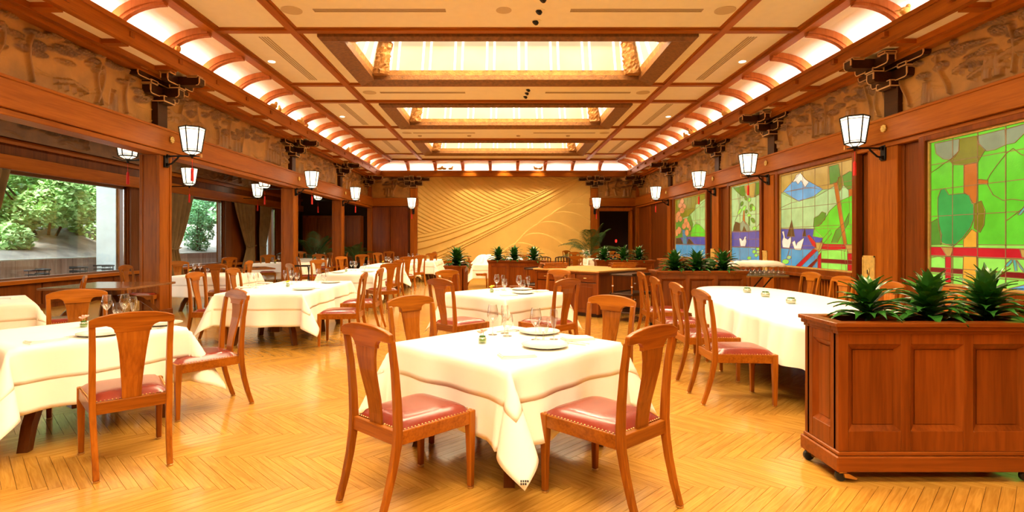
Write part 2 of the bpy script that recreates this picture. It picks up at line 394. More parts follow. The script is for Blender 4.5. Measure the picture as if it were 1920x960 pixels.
for _, x, y, c0, c1, vert in near:
    ox, oy = (c0[0]+c0[1])*PW/math.sqrt(2), (c0[1]-c0[0])*PW/math.sqrt(2)
    part('plank', pm[vert], fl, (ox, oy, rng.uniform(-0.0004, 0.0002)))
fo = bpy.data.objects.new('plank', plank_mesh('far_planks', [(plank_geo(c0, c1, v, 0.0), v) for _, x, y, c0, c1, v in far], [rng.random() for _ in far]))
link(fo, fl); fo['kind'] = 'stuff'

# shell walls
struct(MB().box(-10.0, 7.2, Y0-0.2, Y0, 0, 6.4).build('wall_back', M['panel']))
wr = struct(MB().box(XR(6.46), XR(6.8), Y0, FY+1.6, 0, 6.4).build('wall_right', M['panel']))
wf = MB().box(-10.0, XR(4.55), FY+0.02, FY+0.3, 0, 6.4).box(XR(4.55), XR(6.05), FY+0.02, FY+0.3, 2.86, 6.4).box(XR(6.05), XR(6.6), FY+0.02, FY+0.3, 0, 6.4)
wf = struct(wf.build('wall_far', M['panel']))
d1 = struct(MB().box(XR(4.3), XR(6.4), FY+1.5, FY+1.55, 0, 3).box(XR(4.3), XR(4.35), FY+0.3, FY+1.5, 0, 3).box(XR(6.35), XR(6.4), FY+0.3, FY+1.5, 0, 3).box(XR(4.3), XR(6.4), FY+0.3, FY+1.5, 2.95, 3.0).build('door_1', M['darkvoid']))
MB().box(XR(4.45), XR(4.57), FY-0.06, FY+0.3, 0, 2.9).box(XR(6.03), XR(6.15), FY-0.06, FY+0.3, 0, 2.9).box(XR(4.45), XR(6.15), FY-0.06, FY+0.3, 2.84, 3.0).build('door_frame', M['post'], d1)
t = thing('red_lamp', 'small red glowing lamps in the dark doorway beside the palm', 'lamp', (5.75, FY+1.2, 0))
MB().lathe([(0.02, 0.08), (0.05, 0.12), (0.05, 0.2), (0.02, 0.24)], 10, (0, 0, 1.25)).build('shade', emis('red_lamp_glow', (1, 0.03, 0.02), 1.5), t)
MB().lathe([(0.13, 0), (0.02, 0.05), (0.015, 1.25), (0.02, 1.27)], 10).build('pole', M['iron'], t)

# flat ceiling with coffer openings, panels and beams
ce = struct(MB().box(-10.2, 7.2, Y0-0.2, FY+1.8, 6.42, 6.6).build('ceiling', M['darkvoid']))
XBi = [5.28, 3.83]
beams_y = [Y0, -5.7, -2.3, -0.6, 2.85, 4.60, 8.05, 9.75, 13.13, 14.72, 18.05, 20.2, 23.62, 25.2]
coffers = {(-5.7, -2.3): SKY_ALL[0], (-0.6, 2.85): SKY_ALL[1], (4.60, 8.05): SKY_ALL[2], (9.75, 13.13): SKY_ALL[3], (14.72, 18.05): SKY_ALL[4], (20.2, 23.62): SKY_ALL[5]}
HW = 3.32
for a, b in zip(beams_y[:-1], beams_y[1:]):
    for x0, x1 in ((XL(5.28), XL(3.83)), (XR(3.83), XR(5.28))):
        MB().box(x0, x1, a, b, ZC, ZC+0.05).build('ceiling_panel', M['cream'], ce)
    x0, x1 = XL(3.83), XR(3.83)
    if (a, b) in coffers:
        ya, yb = coffers[(a, b)]
        MB().box(x0, x1, a, ya, ZC, ZC+0.05).box(x0, x1, yb, b, ZC, ZC+0.05).box(x0, XL(HW), ya, yb, ZC, ZC+0.05).box(XR(HW), x1, ya, yb, ZC, ZC+0.05).build('ceiling_panel', M['cream'], ce)
    else: MB().box(x0, x1, a, b, ZC, ZC+0.05).build('ceiling_panel', M['cream'], ce)
for y in beams_y[1:-1]:
    MB().box(XL(5.25), XR(5.25), y-0.07, y+0.07, ZC-0.05, ZC+0.01).box(XL(5.25), XR(5.25), y-0.1, y+0.1, ZC-0.02, ZC+0.005).build('ceiling_beam', BX, ce)
for h in (-3.83, 3.83):
    MB().box(XC+h-0.07, XC+h+0.07, Y0, 25.2, ZC-0.055, ZC+0.01).box(XC+h-0.1, XC+h+0.1, Y0, 25.2, ZC-0.022, ZC+0.006).build('ceiling_beam', BY, ce)
for s in (-1, 1):
    MB().box(XC+s*5.16, XC+s*5.34, Y0, 25.2, ZC-0.09, ZC+0.04).box(XC+s*5.10, XC+s*5.40, Y0, 25.2, ZC-0.03, ZC+0.02).build('ceiling_beam', BY, ce)
MB().box(XL(5.3), XR(5.3), 25.1, 25.26, ZC-0.09, ZC+0.04).box(XL(5.3), XR(5.3), 25.04, 25.32, ZC-0.03, ZC+0.02).build('ceiling_beam', BX, ce)
# cove vault: quarter barrel from the flat ceiling down behind the cornice
ARC = [(0.04+0.90*math.sin(t), 4.55+(ZC-0.02-4.55)*math.cos(t)) for t in [PI/2*i/10 for i in range(11)]]
cv = MB()
for s in (-1, 1):
    cv.loft([[(XC+s*(5.28+d), Y0, z) for d, z in ARC], [(XC+s*(5.28+d), 25.2+d, z) for d, z in ARC]], cap=False, closed=False)
cv.loft([[(XC-(5.28+d), 25.2+d, z) for d, z in ARC], [(XC+(5.28+d), 25.2+d, z) for d, z in ARC]], cap=False, closed=False)
cv.build('cove_vault', M['cove'], ce, smooth=False, fix=False)
def rib(fn):
    o = [(0.04+0.90*math.sin(t)-0.02, 4.55+(ZC-4.55)*math.cos(t)) for t in [PI/2*i/10 for i in range(11)]]
    i_ = [(0.04+0.80*math.sin(t)-0.04, 4.55+(ZC-0.12-4.55)*math.cos(t)) for t in [PI/2*i/10 for i in range(11)]]
    poly = o+i_[::-1]
    mb = MB(); n = len(poly)
    vs = [fn(d, z, -0.075) for d, z in poly]+[fn(d, z, 0.075) for d, z in poly]
    fs = [(i, (i+1) % n, n+(i+1) % n, n+i) for i in range(n)]
    for k in range(10):
        fs.append((k, k+1, n-2-k, n-1-k)); fs.append((n+k, n+n-1-k, n+n-2-k, n+k+1))
    # a narrow moulding under the rib
    j_ = [(0.04+0.76*math.sin(t)-0.05, 4.55+(ZC-0.16-4.55)*math.cos(t)) for t in [PI/2*i/10 for i in range(11)]]
    mb.add(vs, fs)
    poly = i_+j_[::-1]; n = len(poly)
    vs = [fn(d, z, -0.045) for d, z in poly]+[fn(d, z, 0.045) for d, z in poly]
    fs = [(i, (i+1) % n, n+(i+1) % n, n+i) for i in range(n)]
    for k in range(10):
        fs.append((k, k+1, n-2-k, n-1-k)); fs.append((n+k, n+n-1-k, n+n-2-k, n+k+1))
    mb.add(vs, fs); return mb
ribL = rib(lambda d, z, w: (-(5.28+d), w, z)).mesh('cove_rib', M['rib'])
ribR = rib(lambda d, z, w: ((5.28+d), w, z)).mesh('cove_rib', M['rib'])
ribF = rib(lambda d, z, w: (w, 25.2+d, z)).mesh('cove_rib', M['rib'])
for y in KY:
    if y < 25.2:
        part('cove_rib', ribL, ce, (XC, y, 0)); part('cove_rib', ribR, ce, (XC, y, 0))
for x in KX: part('cove_rib', ribF, ce, (x, 0, 0))
for s in (-1, 1):
    c = rib(lambda d, z, w, s=s: (XC+s*(5.28+d)+w*0.7, 25.2+d-w*0.7*-s, z)).build('cove_rib', M['rib'], ce)
# light strip lying behind the cornice
st = MB()
for s in (-1, 1): st.box(XC+s*5.93, XC+s*6.03, Y0, 25.85, 4.60, 4.63)
st.box(XL(5.9), XR(5.9), 25.85, 25.95, 4.60, 4.63)
st.build('cove_light_strip', M['strip'], ce)

# cornice beams with pegs, soffit panels and joists
for s, nm in ((-1, 'trim_1'), (1, 'trim_2')):
    c = MB().box(XC+s*5.80, XC+s*5.90, Y0, FY-0.3, 4.45, 4.71).box(XC+s*5.77, XC+s*5.95, Y0, FY-0.3, 4.66, 4.73).box(XC+s*5.79, XC+s*5.88, Y0, FY-0.3, 4.44, 4.48).build(nm, BY)
    struct(c)
    pg = MB().box(-0.02, 0.05, -0.05, 0.05, 4.545, 4.625).mesh('peg', M['post'])
    for y in KY:
        if y < 25.4: part('peg', pg, c, (XC+s*(5.80 if s > 0 else 5.83)-(0.05 if s > 0 else 0), y, 0))
    sf = struct(MB().box(XC+s*5.92, XC+s*6.6, Y0, FY, 4.50, 4.52).build('trim_%d' % (3 if s < 0 else 4), M['cream']))
    for y in KY: MB().box(XC+s*5.90, XC+s*6.3, y-0.08, y+0.08, 4.43, 4.50).build('soffit_joist', BX, sf)
    MB().box(XC+s*6.20, XC+s*6.6, Y0, FY, 4.41, 4.50).box(XC+s*6.30, XC+s*6.6, Y0, FY, 4.35, 4.42).build('wall_plate', BY, sf)
c = struct(MB().box(XL(5.83), XR(5.83), 25.73, 25.85, 4.47, 4.71).box(XL(5.8), XR(5.8), 25.70, 25.88, 4.66, 4.73).box(XL(5.85), XR(5.85), 25.75, 25.95, 4.44, 4.50).build('trim_5', BX))
pg = MB().box(-0.05, 0.05, -0.03, 0.02, 4.545, 4.625).mesh('peg', M['post'])
for x in KX: part('peg', pg, c, (x, 25.73, 0))
sf = struct(MB().box(XL(5.9), XR(5.9), 25.85, FY+0.02, 4.585, 4.60).build('trim_6', M['cream']))

# ---- carved friezes
def relief(nu, nv, L, H, seed, depth=0.095, figures=True):
    r = np.random.default_rng(seed); X, Z = np.meshgrid(np.linspace(0, L, nu), np.linspace(0, H, nv)); h = np.zeros_like(X); st = np.zeros_like(X)
    top = H*0.52+0.12*H*np.sin(X*1.7+seed)+0.08*H*np.sin(X*4.1+seed*2)
    for _ in range(int(22*L)):
        cx, cz = r.uniform(0, L), r.uniform(0.42*H, H)
        if cz < np.interp(cx, X[0], top[0]): continue
        a, b = r.uniform(0.07, 0.22), r.uniform(0.025, 0.07)
        q = ((X-cx)/a)**2+((Z-cz-0.12*(X-cx))/b)**2
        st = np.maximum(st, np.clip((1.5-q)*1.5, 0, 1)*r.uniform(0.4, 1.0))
        h = np.maximum(h, r.uniform(0.5, 1.0)*np.clip(1-q, 0, 1)**0.4*(0.35+0.65*np.abs(np.sin(X*62+cz*30)*np.sin(Z*70+X*9))))
    for _ in range(int(1.4*L)+1):                      # trunks
        cx = r.uniform(0, L); am = r.uniform(0.03, 0.09); ph = r.uniform(0, 6); w = r.uniform(0.018, 0.035)
        xx = cx+am*np.sin(Z*6+ph)+0.1*(Z-H/2)
        h = np.maximum(h, 0.75*np.clip(1-((X-xx)/w)**2, 0, 1)**0.5*(Z > 0.12*H)*(Z < 0.8*H))
    if figures:
        for _ in range(int(0.9*L)+1):                  # standing figures
            cx = r.uniform(0.1*L, 0.9*L); cz = H*r.uniform(0.16, 0.24); s = r.uniform(0.8, 1.15)
            for k in range(r.integers(1, 3)):
                fx = cx+0.16*k
                q = ((X-fx)/(0.055*s*(1.5-0.9*(Z-cz)/(0.4*s+0.01))))**2
                body = np.clip(1-q, 0, 1)**0.5*((Z > cz-0.1*s) & (Z < cz+0.2*s))
                head = np.clip(1-((X-fx)/0.03)**2-((Z-cz-0.235*s)/0.036)**2, 0, 1)**0.5
                h = np.maximum(h, 0.8*np.maximum(body*(0.85+0.15*np.sin((X-fx)*120)), head))
        for _ in range(int(0.8*L)+1):                  # low walls and roofs
            cx = r.uniform(0, L); cz = H*r.uniform(0.3, 0.55); w = r.uniform(0.2, 0.4)
            h = np.maximum(h, 0.7*((np.abs(X-cx) < w) & (np.abs(Z-cz+0.25*np.abs(X-cx)) < 0.035)))
            h = np.maximum(h, 0.5*((np.abs(X-cx) < w*0.7) & (np.abs((X-cx) % 0.14-0.07) < 0.014) & (Z < cz) & (Z > cz-0.16)))
    for _ in range(int(3*L)):                          # ground strokes
        cx, cz = r.uniform(0, L), r.uniform(0, 0.4*H); a = r.uniform(0.1, 0.4)
        h = np.maximum(h, 0.25*np.clip(1-((X-cx)/a)**2-((Z-cz-0.04*np.sin(X*9))/0.013)**2, 0, 1))
    h += 0.02*np.sin(X*5+seed)*np.sin(Z*7)
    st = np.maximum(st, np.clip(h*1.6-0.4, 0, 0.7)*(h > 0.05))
    relief.stain = st*(1-0.75*np.clip(h, 0, 1)**2)  # shade between the leaves painted in, fading towards the raised tops
    return h*depth
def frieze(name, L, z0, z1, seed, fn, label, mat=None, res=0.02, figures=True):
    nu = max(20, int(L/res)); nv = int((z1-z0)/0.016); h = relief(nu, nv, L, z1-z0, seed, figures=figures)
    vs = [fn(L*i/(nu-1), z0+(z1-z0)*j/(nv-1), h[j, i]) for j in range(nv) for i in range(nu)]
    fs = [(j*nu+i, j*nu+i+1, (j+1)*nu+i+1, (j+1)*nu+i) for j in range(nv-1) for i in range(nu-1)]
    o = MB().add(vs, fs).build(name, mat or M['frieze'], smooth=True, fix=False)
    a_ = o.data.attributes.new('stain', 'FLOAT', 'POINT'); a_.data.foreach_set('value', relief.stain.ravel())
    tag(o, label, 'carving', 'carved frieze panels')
PL = [Y0, 3.5, 10.08, 16.45, 21.35, FY]; PR = [Y0, 4.6, 9.1, 13.15, 16.45, 21.1, FY]
nl = ['carved wooden frieze panel at the near end of the left side, over the frame edge', 'carved wooden frieze with figures and a torii gate, nearest panel at upper left',
      'carved wooden frieze of twisted trees between first and second left posts', 'carved wooden frieze panel between second and third left posts', 'carved wooden frieze panel between last left post and the far wall']
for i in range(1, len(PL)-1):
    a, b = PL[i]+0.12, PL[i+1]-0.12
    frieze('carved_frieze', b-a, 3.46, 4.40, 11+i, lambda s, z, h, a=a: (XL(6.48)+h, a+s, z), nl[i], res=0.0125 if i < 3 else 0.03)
nr = ['', 'carved wooden frieze of tall trees, nearest panel at upper right', 'carved wooden frieze with bamboo and leaning plants above the mountain window',
      'carved wooden frieze panel above the narrow swan window', 'carved wooden frieze panel above the orange tree window', 'carved wooden frieze panel at the far end of the right wall']
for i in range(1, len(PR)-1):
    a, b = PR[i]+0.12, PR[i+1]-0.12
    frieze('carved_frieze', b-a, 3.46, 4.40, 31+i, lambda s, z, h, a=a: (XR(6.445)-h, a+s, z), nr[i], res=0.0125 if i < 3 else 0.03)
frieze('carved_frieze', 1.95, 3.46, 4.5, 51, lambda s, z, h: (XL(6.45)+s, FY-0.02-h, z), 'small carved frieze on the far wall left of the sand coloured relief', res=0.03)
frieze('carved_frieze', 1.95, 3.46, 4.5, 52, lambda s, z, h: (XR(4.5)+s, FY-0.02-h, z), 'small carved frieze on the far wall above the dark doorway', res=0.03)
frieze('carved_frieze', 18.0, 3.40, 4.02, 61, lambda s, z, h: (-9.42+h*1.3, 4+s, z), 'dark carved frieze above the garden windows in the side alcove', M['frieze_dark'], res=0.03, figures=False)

# ---- wall beams, posts, brackets
bl = struct(MB().box(XL(6.24), XL(6.62), Y0, FY, 3.07, 3.47).box(XL(6.28), XL(6.58), Y0, FY, 2.985, 3.07).box(XL(6.22), XL(6.30), Y0, FY, 3.43, 3.475).build('trim_7', BY, bevel=0.008))
br = struct(MB().box(XR(6.26), XR(6.6), Y0, FY, 3.07, 3.47).box(XR(6.32), XR(6.58), Y0, FY, 2.99, 3.07).box(XR(6.24), XR(6.30), Y0, FY, 3.43, 3.475).build('trim_8', BY, bevel=0.008))
bf = struct(MB().box(XL(6.5), XL(4.1), FY-0.12, FY+0.05, 3.07, 3.47).box(XR(4.1), XR(6.5), FY-0.12, FY+0.05, 3.07, 3.47).build('trim_9', BX, bevel=0.008))
struct(MB().box(XL(6.75), XL(6.5), Y0, FY, 3.3, 6.4).build('wall_left', M['panel']))
def left_post():
    t = bpy.data.objects.new('wooden_post', None); link(t)
    MB().box(-0.17, 0.17, -0.17, 0.17, 0, 2.985).box(-0.185, -0.125, -0.185, -0.125, 0, 2.985).box(0.125, 0.185, -0.185, -0.125, 0, 2.985).box(0.125, 0.185, 0.125, 0.185, 0, 2.985).build('shaft', BZ, t, bevel=0.006)
    MB().box(-0.2, 0.2, -0.2, 0.2, 0, 0.16).build('base_block', M['panel'], t, bevel=0.008)
    MB().box(0.0, 0.13, -0.14, 0.14, 3.47, 4.0).build('upper_post', M['dark'], t, bevel=0.006)
    return t
p0 = left_post()
lab = ['wooden post left of the frame edge', 'thick wooden post nearest the camera on the left, by the bare table', 'second wooden post on the left between the long table and alcove', 'third wooden post on the left beside the dark alcove palm']
for i, y in enumerate(POSTL):
    o = p0 if i == 0 else copy_tree(p0)
    o.location = (XL(6.49), y, 0); tag(o, lab[i], 'post', 'left row of posts')
pr = [(9.10, 0.72, 'wide wooden pilaster with the brass plate left of the nearest stained window'), (13.15, 0.5, 'wooden pilaster between the mountain window and the narrow swan window'),
      (16.45, 0.5, 'wooden pilaster between the narrow swan window and the orange tree window'), (21.1, 0.4, 'wooden pilaster beyond the orange tree window'), (4.6, 0.5, 'wooden pilaster at the near end of the right wall')]
for y, w, lb in pr:
    t = thing('wall_pilaster', lb, 'pilaster', (XR(6.46), y, 0), 0, 'right wall pilasters')
    MB().box(-0.12, 0, -0.18, w-0.18, 0, 2.99).build('shaft', BZ, t, bevel=0.008)
    MB().box(-0.05, 0.0, -0.24, w-0.12, 0, 2.99).build('side_moulding', M['panel'], t, bevel=0.006)
    MB().box(-0.10, 0.04, -0.16, 0.16, 3.47, 4.0).build('upper_post', M['dark'], t, bevel=0.006)
for x, lb in ((XC-4.3, 'wooden pilaster left of the sand coloured relief wall'), (XC+4.32, 'wooden pilaster right of the sand coloured relief wall, behind the palm')):
    t = thing('wall_pilaster', lb, 'pilaster', (x, FY, 0), 0, 'far wall pilasters')
    MB().box(-0.17, 0.17, -0.14, 0, 0, 4.0).build('shaft', BZ, t, bevel=0.008)
    MB().box(-0.22, 0.22, -0.2, 0, 3.1, 3.42).build('collar_block', BX, t, bevel=0.008)
for x, y, lb in ((XL(6.4), FY-0.1, 'narrow corner post at the far left corner'), (XR(6.4), FY-0.1, 'narrow corner post at the far right corner')):
    o = MB().box(x-0.1, x+0.1, y-0.1, y+0.1, 0, 4.0).build('corner_post', BZ, bevel=0.006); tag(o, lb, 'post', 'corner posts')

def bracket():
    """stepped block bracket; local +x looks into the room, y runs along the wall"""
    t = bpy.data.objects.new('roof_bracket', None); link(t)
    def blk(name, x0, x1, y0, y1, z0, z1):
        dz = (z1-z0)*0.25
        m = MB().box(x0, x1, y0, y1, z0+dz, z1)
        m.loft([[(x0+0.04, y0+0.04, z0), (x1-0.04, y0+0.04, z0), (x1-0.04, y1-0.04, z0), (x0+0.04, y1-0.04, z0)], [(x0, y0, z0+dz), (x1, y0, z0+dz), (x1, y1, z0+dz), (x0, y1, z0+dz)]])
        o = m.build(name, M['dark'], t)
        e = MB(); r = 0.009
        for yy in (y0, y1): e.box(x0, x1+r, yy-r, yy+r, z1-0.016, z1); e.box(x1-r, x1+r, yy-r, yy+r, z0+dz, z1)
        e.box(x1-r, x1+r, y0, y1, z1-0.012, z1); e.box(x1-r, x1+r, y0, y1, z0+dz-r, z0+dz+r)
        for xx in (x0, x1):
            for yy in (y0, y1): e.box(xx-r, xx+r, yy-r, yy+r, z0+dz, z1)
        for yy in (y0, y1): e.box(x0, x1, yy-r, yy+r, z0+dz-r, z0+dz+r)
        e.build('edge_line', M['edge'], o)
    def arm(x0, x1, y0, y1, z0, z1, along):
        # arm with upturned rounded ends
        if along == 'y': prof = [(y0, z1+0.01), (y0, z0+0.03), (y0+0.02, z0-0.005), (y0+0.06, z0-0.015), (y1-0.06, z0-0.015), (y1-0.02, z0-0.005), (y1, z0+0.03), (y1, z1+0.01)]; fn = lambda a, b, d: (d, a, b); d0, d1 = x0, x1
        else: prof = [(x0, z1+0.01), (x0, z0-0.015), (x1-0.06, z0-0.015), (x1-0.02, z0-0.005), (x1, z0+0.03), (x1, z1+0.01)]; fn = lambda a, b, d: (a, d, b); d0, d1 = y0, y1
        o = MB().prism(prof, fn, d0, d1).build('arm', M['dark'], t)
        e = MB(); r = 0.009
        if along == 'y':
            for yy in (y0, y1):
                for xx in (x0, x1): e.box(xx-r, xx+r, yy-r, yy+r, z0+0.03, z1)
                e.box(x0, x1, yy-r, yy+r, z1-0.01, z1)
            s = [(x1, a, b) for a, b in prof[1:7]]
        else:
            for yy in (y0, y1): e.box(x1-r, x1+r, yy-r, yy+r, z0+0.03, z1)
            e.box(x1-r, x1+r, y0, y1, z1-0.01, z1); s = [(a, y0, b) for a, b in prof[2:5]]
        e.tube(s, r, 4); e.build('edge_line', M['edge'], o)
    blk('bearing_block', -0.02, 0.24, -0.16, 0.16, 3.93, 4.06)
    arm(0.0, 0.16, -0.42, 0.42, 4.06, 4.20, 'y'); arm(0.0, 0.46, -0.08, 0.08, 4.06, 4.20, 'x')
    for y in (-0.34, 0.34): blk('bearing_block', 0.0, 0.18, y-0.09, y+0.09, 4.20, 4.28)
    blk('bearing_block', 0.30, 0.48, -0.09, 0.09, 4.20, 4.28)
    arm(0.0, 0.16, -0.76, 0.76, 4.28, 4.40, 'y'); arm(0.0, 0.84, -0.09, 0.09, 4.28, 4.41, 'x'); arm(0.33, 0.45, -0.4, 0.4, 4.28, 4.40, 'y')
    for y in (-0.62, 0.62): blk('bearing_block', 0.0, 0.18, y-0.09, y+0.09, 4.40, 4.46)
    for y in (-0.3, 0.3): blk('bearing_block', 0.30, 0.48, y-0.08, y+0.08, 4.40, 4.46)
    blk('bearing_block', 0.62, 0.80, -0.09, 0.09, 4.40, 4.45)
    return t
b0 = bracket()
spots = [(XL(6.48), 3.5, 0, 'stepped dark roof bracket on the post left of the frame'), (XL(6.48), 10.08, 0, 'large stepped dark roof bracket on the nearest left post'), (XL(6.48), 16.45, 0, 'stepped dark roof bracket on the second left post'),
         (XL(6.48), 21.35, 0, 'stepped dark roof bracket on the third left post'), (XR(6.48), 9.1, PI, 'large stepped dark roof bracket on the nearest right pilaster'),
         (XR(6.48), 13.15, PI, 'stepped dark roof bracket on the second right pilaster'), (XR(6.48), 16.45, PI, 'stepped dark roof bracket on the third right pilaster'),
         (XR(6.48), 21.1, PI, 'stepped dark roof bracket on the fourth right pilaster'), (XC-4.3, FY-0.05, -PI/2, 'stepped roof bracket on the far wall left of the relief'),
         (XC+4.32, FY-0.05, -PI/2, 'stepped roof bracket on the far wall right of the relief'), (XL(6.48), 25.4, 0, 'small roof bracket in the far left corner'), (XR(6.48), 25.4, PI, 'small roof bracket in the far right corner')]
for i, (x, y, r, lb) in enumerate(spots):
    o = b0 if i == 0 else copy_tree(b0); o.location = (x, y, 0); o.rotation_euler = (0, 0, r); tag(o, lb, 'bracket', 'stepped roof brackets')
# rosettes on the wall beam
ros = MB()
for k in range(8):
    a = 2*PI*k/8; ros.ball((0.02, 0.045*math.cos(a), 0.045*math.sin(a)), 0.02, 0.022, 0.022, 8, 4)
ros.tube([(0, 0, 0), (0.05, 0, 0)], [0.05, 0.02], 8)
rm = ros.mesh('beam_rosette', M['brassplate'], smooth=True)
names = ['nearest left', 'second left', 'third left']
for i, y in enumerate(POSTL[1:]):
    tag(part('beam_rosette', rm, None, (XL(6.24), y+0.05, 3.29)), 'small brass rosette on the beam at the %s post' % names[i], 'rosette', 'beam rosettes')
names = ['nearest right', 'second right', 'third right', 'fourth right']
for i, y in enumerate(POSTR[1:]):
    tag(part('beam_rosette', rm, None, (XR(6.26), y, 3.29), (0, 0, PI)), 'small brass rosette on the beam at the %s pilaster' % names[i], 'rosette', 'beam rosettes')

# ---- the sand-coloured relief wall
def sand_wall():
    nx, nz = 420, 240; x0, x1, z0, z1 = XC-4.14, XC+4.14, 0.46, 4.50
    X, Z = np.meshgrid(np.linspace(x0, x1, nx), np.linspace(z0, z1, nz))
    u = UX+F*X/FY; v = HY-(Z-CAMZ)*F/FY; t = np.clip((u-783)/324, 0, 1)
    top = 440-128*t**1.35; bot = 500-165*t**1.15                        # the long sweeping band
    s = (v-top)/(bot-top+1e-6)
    saw = lambda q: (q % 1.0)
    hA = saw(np.sqrt(((u-1150)/1.9)**2+((v-270)*1.15)**2)/5.6)
    hB = saw(s*6.0+0.6*np.sin(s*6))
    hC = np.zeros_like(u)
    q = np.full_like(u, 0.0)
    for k, (cx, cy, c) in enumerate([(1130, 352, .006), (1105, 365, .006), (1078, 382, .006), (1055, 397, .0062), (1028, 415, .007), (1004, 437, .008), (975, 455, .010), (945, 470, .012)]):
        m = v > cy+c*(u-cx)**2*np.where(u > cx, 1.0, 1.6); q = np.where(m, np.clip(1-(v-cy-c*(u-cx)**2*np.where(u > cx, 1.0, 1.6))/26, 0, 1), q)
    h = np.where(s < 0, hA, np.where(s < 1, hB*1.2, q*1.2))*0.055
    for _ in range(1): h = (h+np.roll(h, 1, 0)+np.roll(h, -1, 0)+np.roll(h, 1, 1)+np.roll(h, -1, 1))/5
    vs = [(float(X[j, i]), FY-0.01-float(h[j, i]), float(Z[j, i])) for j in range(nz) for i in range(nx)]
    fs = [(j*nx+i, j*nx+i+1, (j+1)*nx+i+1, (j+1)*nx+i) for j in range(nz-1) for i in range(nx-1)]
    o = MB().add(vs, fs).build('relief_wall', M['gold'], smooth=True, fix=False)
    tag(o, 'wide sand coloured plaster relief of sweeping dune lines on the far wall', 'relief')
    MB().box(XC-4.14, XC+4.14, FY-0.07, FY, 0.36, 0.46).build('base_rail', BX, o)
    nb = 200
    hh = relief(nb, 18, 8.28, 0.36, 77, 0.04, False)
    MB().add([(x0+8.28*i/(nb-1), FY-0.02-float(hh[j, i]), 0.36*j/17) for j in range(18) for i in range(nb)], [(j*nb+i, j*nb+i+1, (j+1)*nb+i+1, (j+1)*nb+i) for j in range(17) for i in range(nb-1)]).build('carved_base_band', M['carve'], o, smooth=True, fix=False)
sand_wall()

# ---- coffers (lit skylight boxes)
def coffer(ya, yb, lb):
    t = thing('ceiling_coffer', lb, 'ceiling light', (XC, (ya+yb)/2, ZC), 0, 'lit ceiling coffers')
    hw, hd = HW+0.13, (yb-ya)/2+0.05; iw, idp = hw-0.40, hd-0.30; zt = 0.85; tw, td = iw-0.28, idp-0.42
    def ring(x0, y0, z0, x1, y1, z1):
        m = MB()
        q = [(-1,-1),(1,-1),(1,1),(-1,1)]
        for k in range(4):
            a, b = q[k], q[(k+1) % 4]
            m.add([(a[0]*x0, a[1]*y0, z0), (b[0]*x0, b[1]*y0, z0), (b[0]*x1, b[1]*y1, z1), (a[0]*x1, a[1]*y1, z1)], [(0, 1, 2, 3)])
        return m
    f = ring(hw, hd, -0.08, hw-0.06, hd-0.06, -0.14); f.v += []
    for args in ((hw-0.06, hd-0.06, -0.14, iw, idp, -0.06), (hw, hd, 0.05, hw, hd, -0.08), (iw, idp, -0.06, iw-0.02, idp-0.02, 0.04)):
        r = ring(*args); f.add(r.v, r.f)
    f.build('frame', M['carvef'], t)
    r = ring(iw-0.02, idp-0.02, 0.04, iw-0.05, idp-0.05, 0.14); r.build('inner_sill', M['carvep'], t)
    names = []
    q = [(-1,-1),(1,-1),(1,1),(-1,1)]
    bx, by = iw-0.05, idp-0.05
    for k in range(4):
        a, b = q[k], q[(k+1) % 4]
        MB().add([(a[0]*bx, a[1]*by, 0.14), (b[0]*bx, b[1]*by, 0.14), (b[0]*tw, b[1]*td, zt), (a[0]*tw, a[1]*td, zt)], [(0, 1, 2, 3)]).build('glowing_panel', M['coffer'], t)
    MB().add([(-tw, -td, zt), (tw, -td, zt), (tw, td, zt), (-tw, td, zt)], [(0, 3, 2, 1)]).build('top_panel', M['cove'], t)
    for a in q:                                          # rough carved corner posts
        m = MB(); rr = random.Random(int(ya*10)+a[0]+3*a[1])
        rings = []
        for i in range(19):
            s = i/18; cx = a[0]*(bx-0.10+(tw-bx)*s); cy = a[1]*(by-0.08+(td-by)*s); z = 0.02+(zt-0.02)*s
            rings.append([(cx+(0.20-0.04*s+rr.uniform(-.035,.035))*math.cos(2*PI*j/24), cy+(0.13+rr.uniform(-.03,.03))*math.sin(2*PI*j/24), z) for j in range(24)])
        m.loft(rings).build('corner_post', M['carvep'], t)
    n = 8
    for s in (-1, 1):                                    # paired light bars on the long sides
        for k in range(n):
            xb = -bx+0.42+(2*bx-0.84)*k/(n-1)
            for dx in (-0.085, 0.085):
                xa = xb+dx; xt = xa*tw/bx*1.02
                MB().add([(xa-0.025, s*(by-0.012), 0.14), (xa+0.025, s*(by-0.012), 0.14), (xt+0.025, s*(td-0.012), zt), (xt-0.025, s*(td-0.012), zt),
                          (xa-0.025, s*(by-0.03), 0.14), (xa+0.025, s*(by-0.03), 0.14), (xt+0.025, s*(td-0.03), zt), (xt-0.025, s*(td-0.03), zt)],
                         [(0,1,2,3),(4,5,6,7),(0,1,5,4),(1,2,6,5),(2,3,7,6),(3,0,4,7)]).build('light_bar', M['lightbar'], t)
    for s in (-1, 1):
        for yy in (-0.62, 0.0, 0.62):
            for dy in (-0.05, 0.05):
                y = yy+dy
                MB().box(-0.012, 0.012, -0.02, 0.02, 0, 1, Matrix(((1, 0, s*(tw-bx), s*(bx-0.02)), (0, 1, -yy*0.3, y), (0, 0, zt-0.14, 0.14), (0, 0, 0, 1)))).build('light_bar', M['lightbar'], t)
M['carvep'] = simple('rough_corner_wood', (0.33, 0.14, 0.03), 0.6, noise=0.3, nscale=9, bump=1.0, bscale=30)
M['carvef'] = simple('carved_frame_wood', (0.20, 0.075, 0.015), 0.5, noise=0.3, nscale=14, bump=1.0, bscale=40)
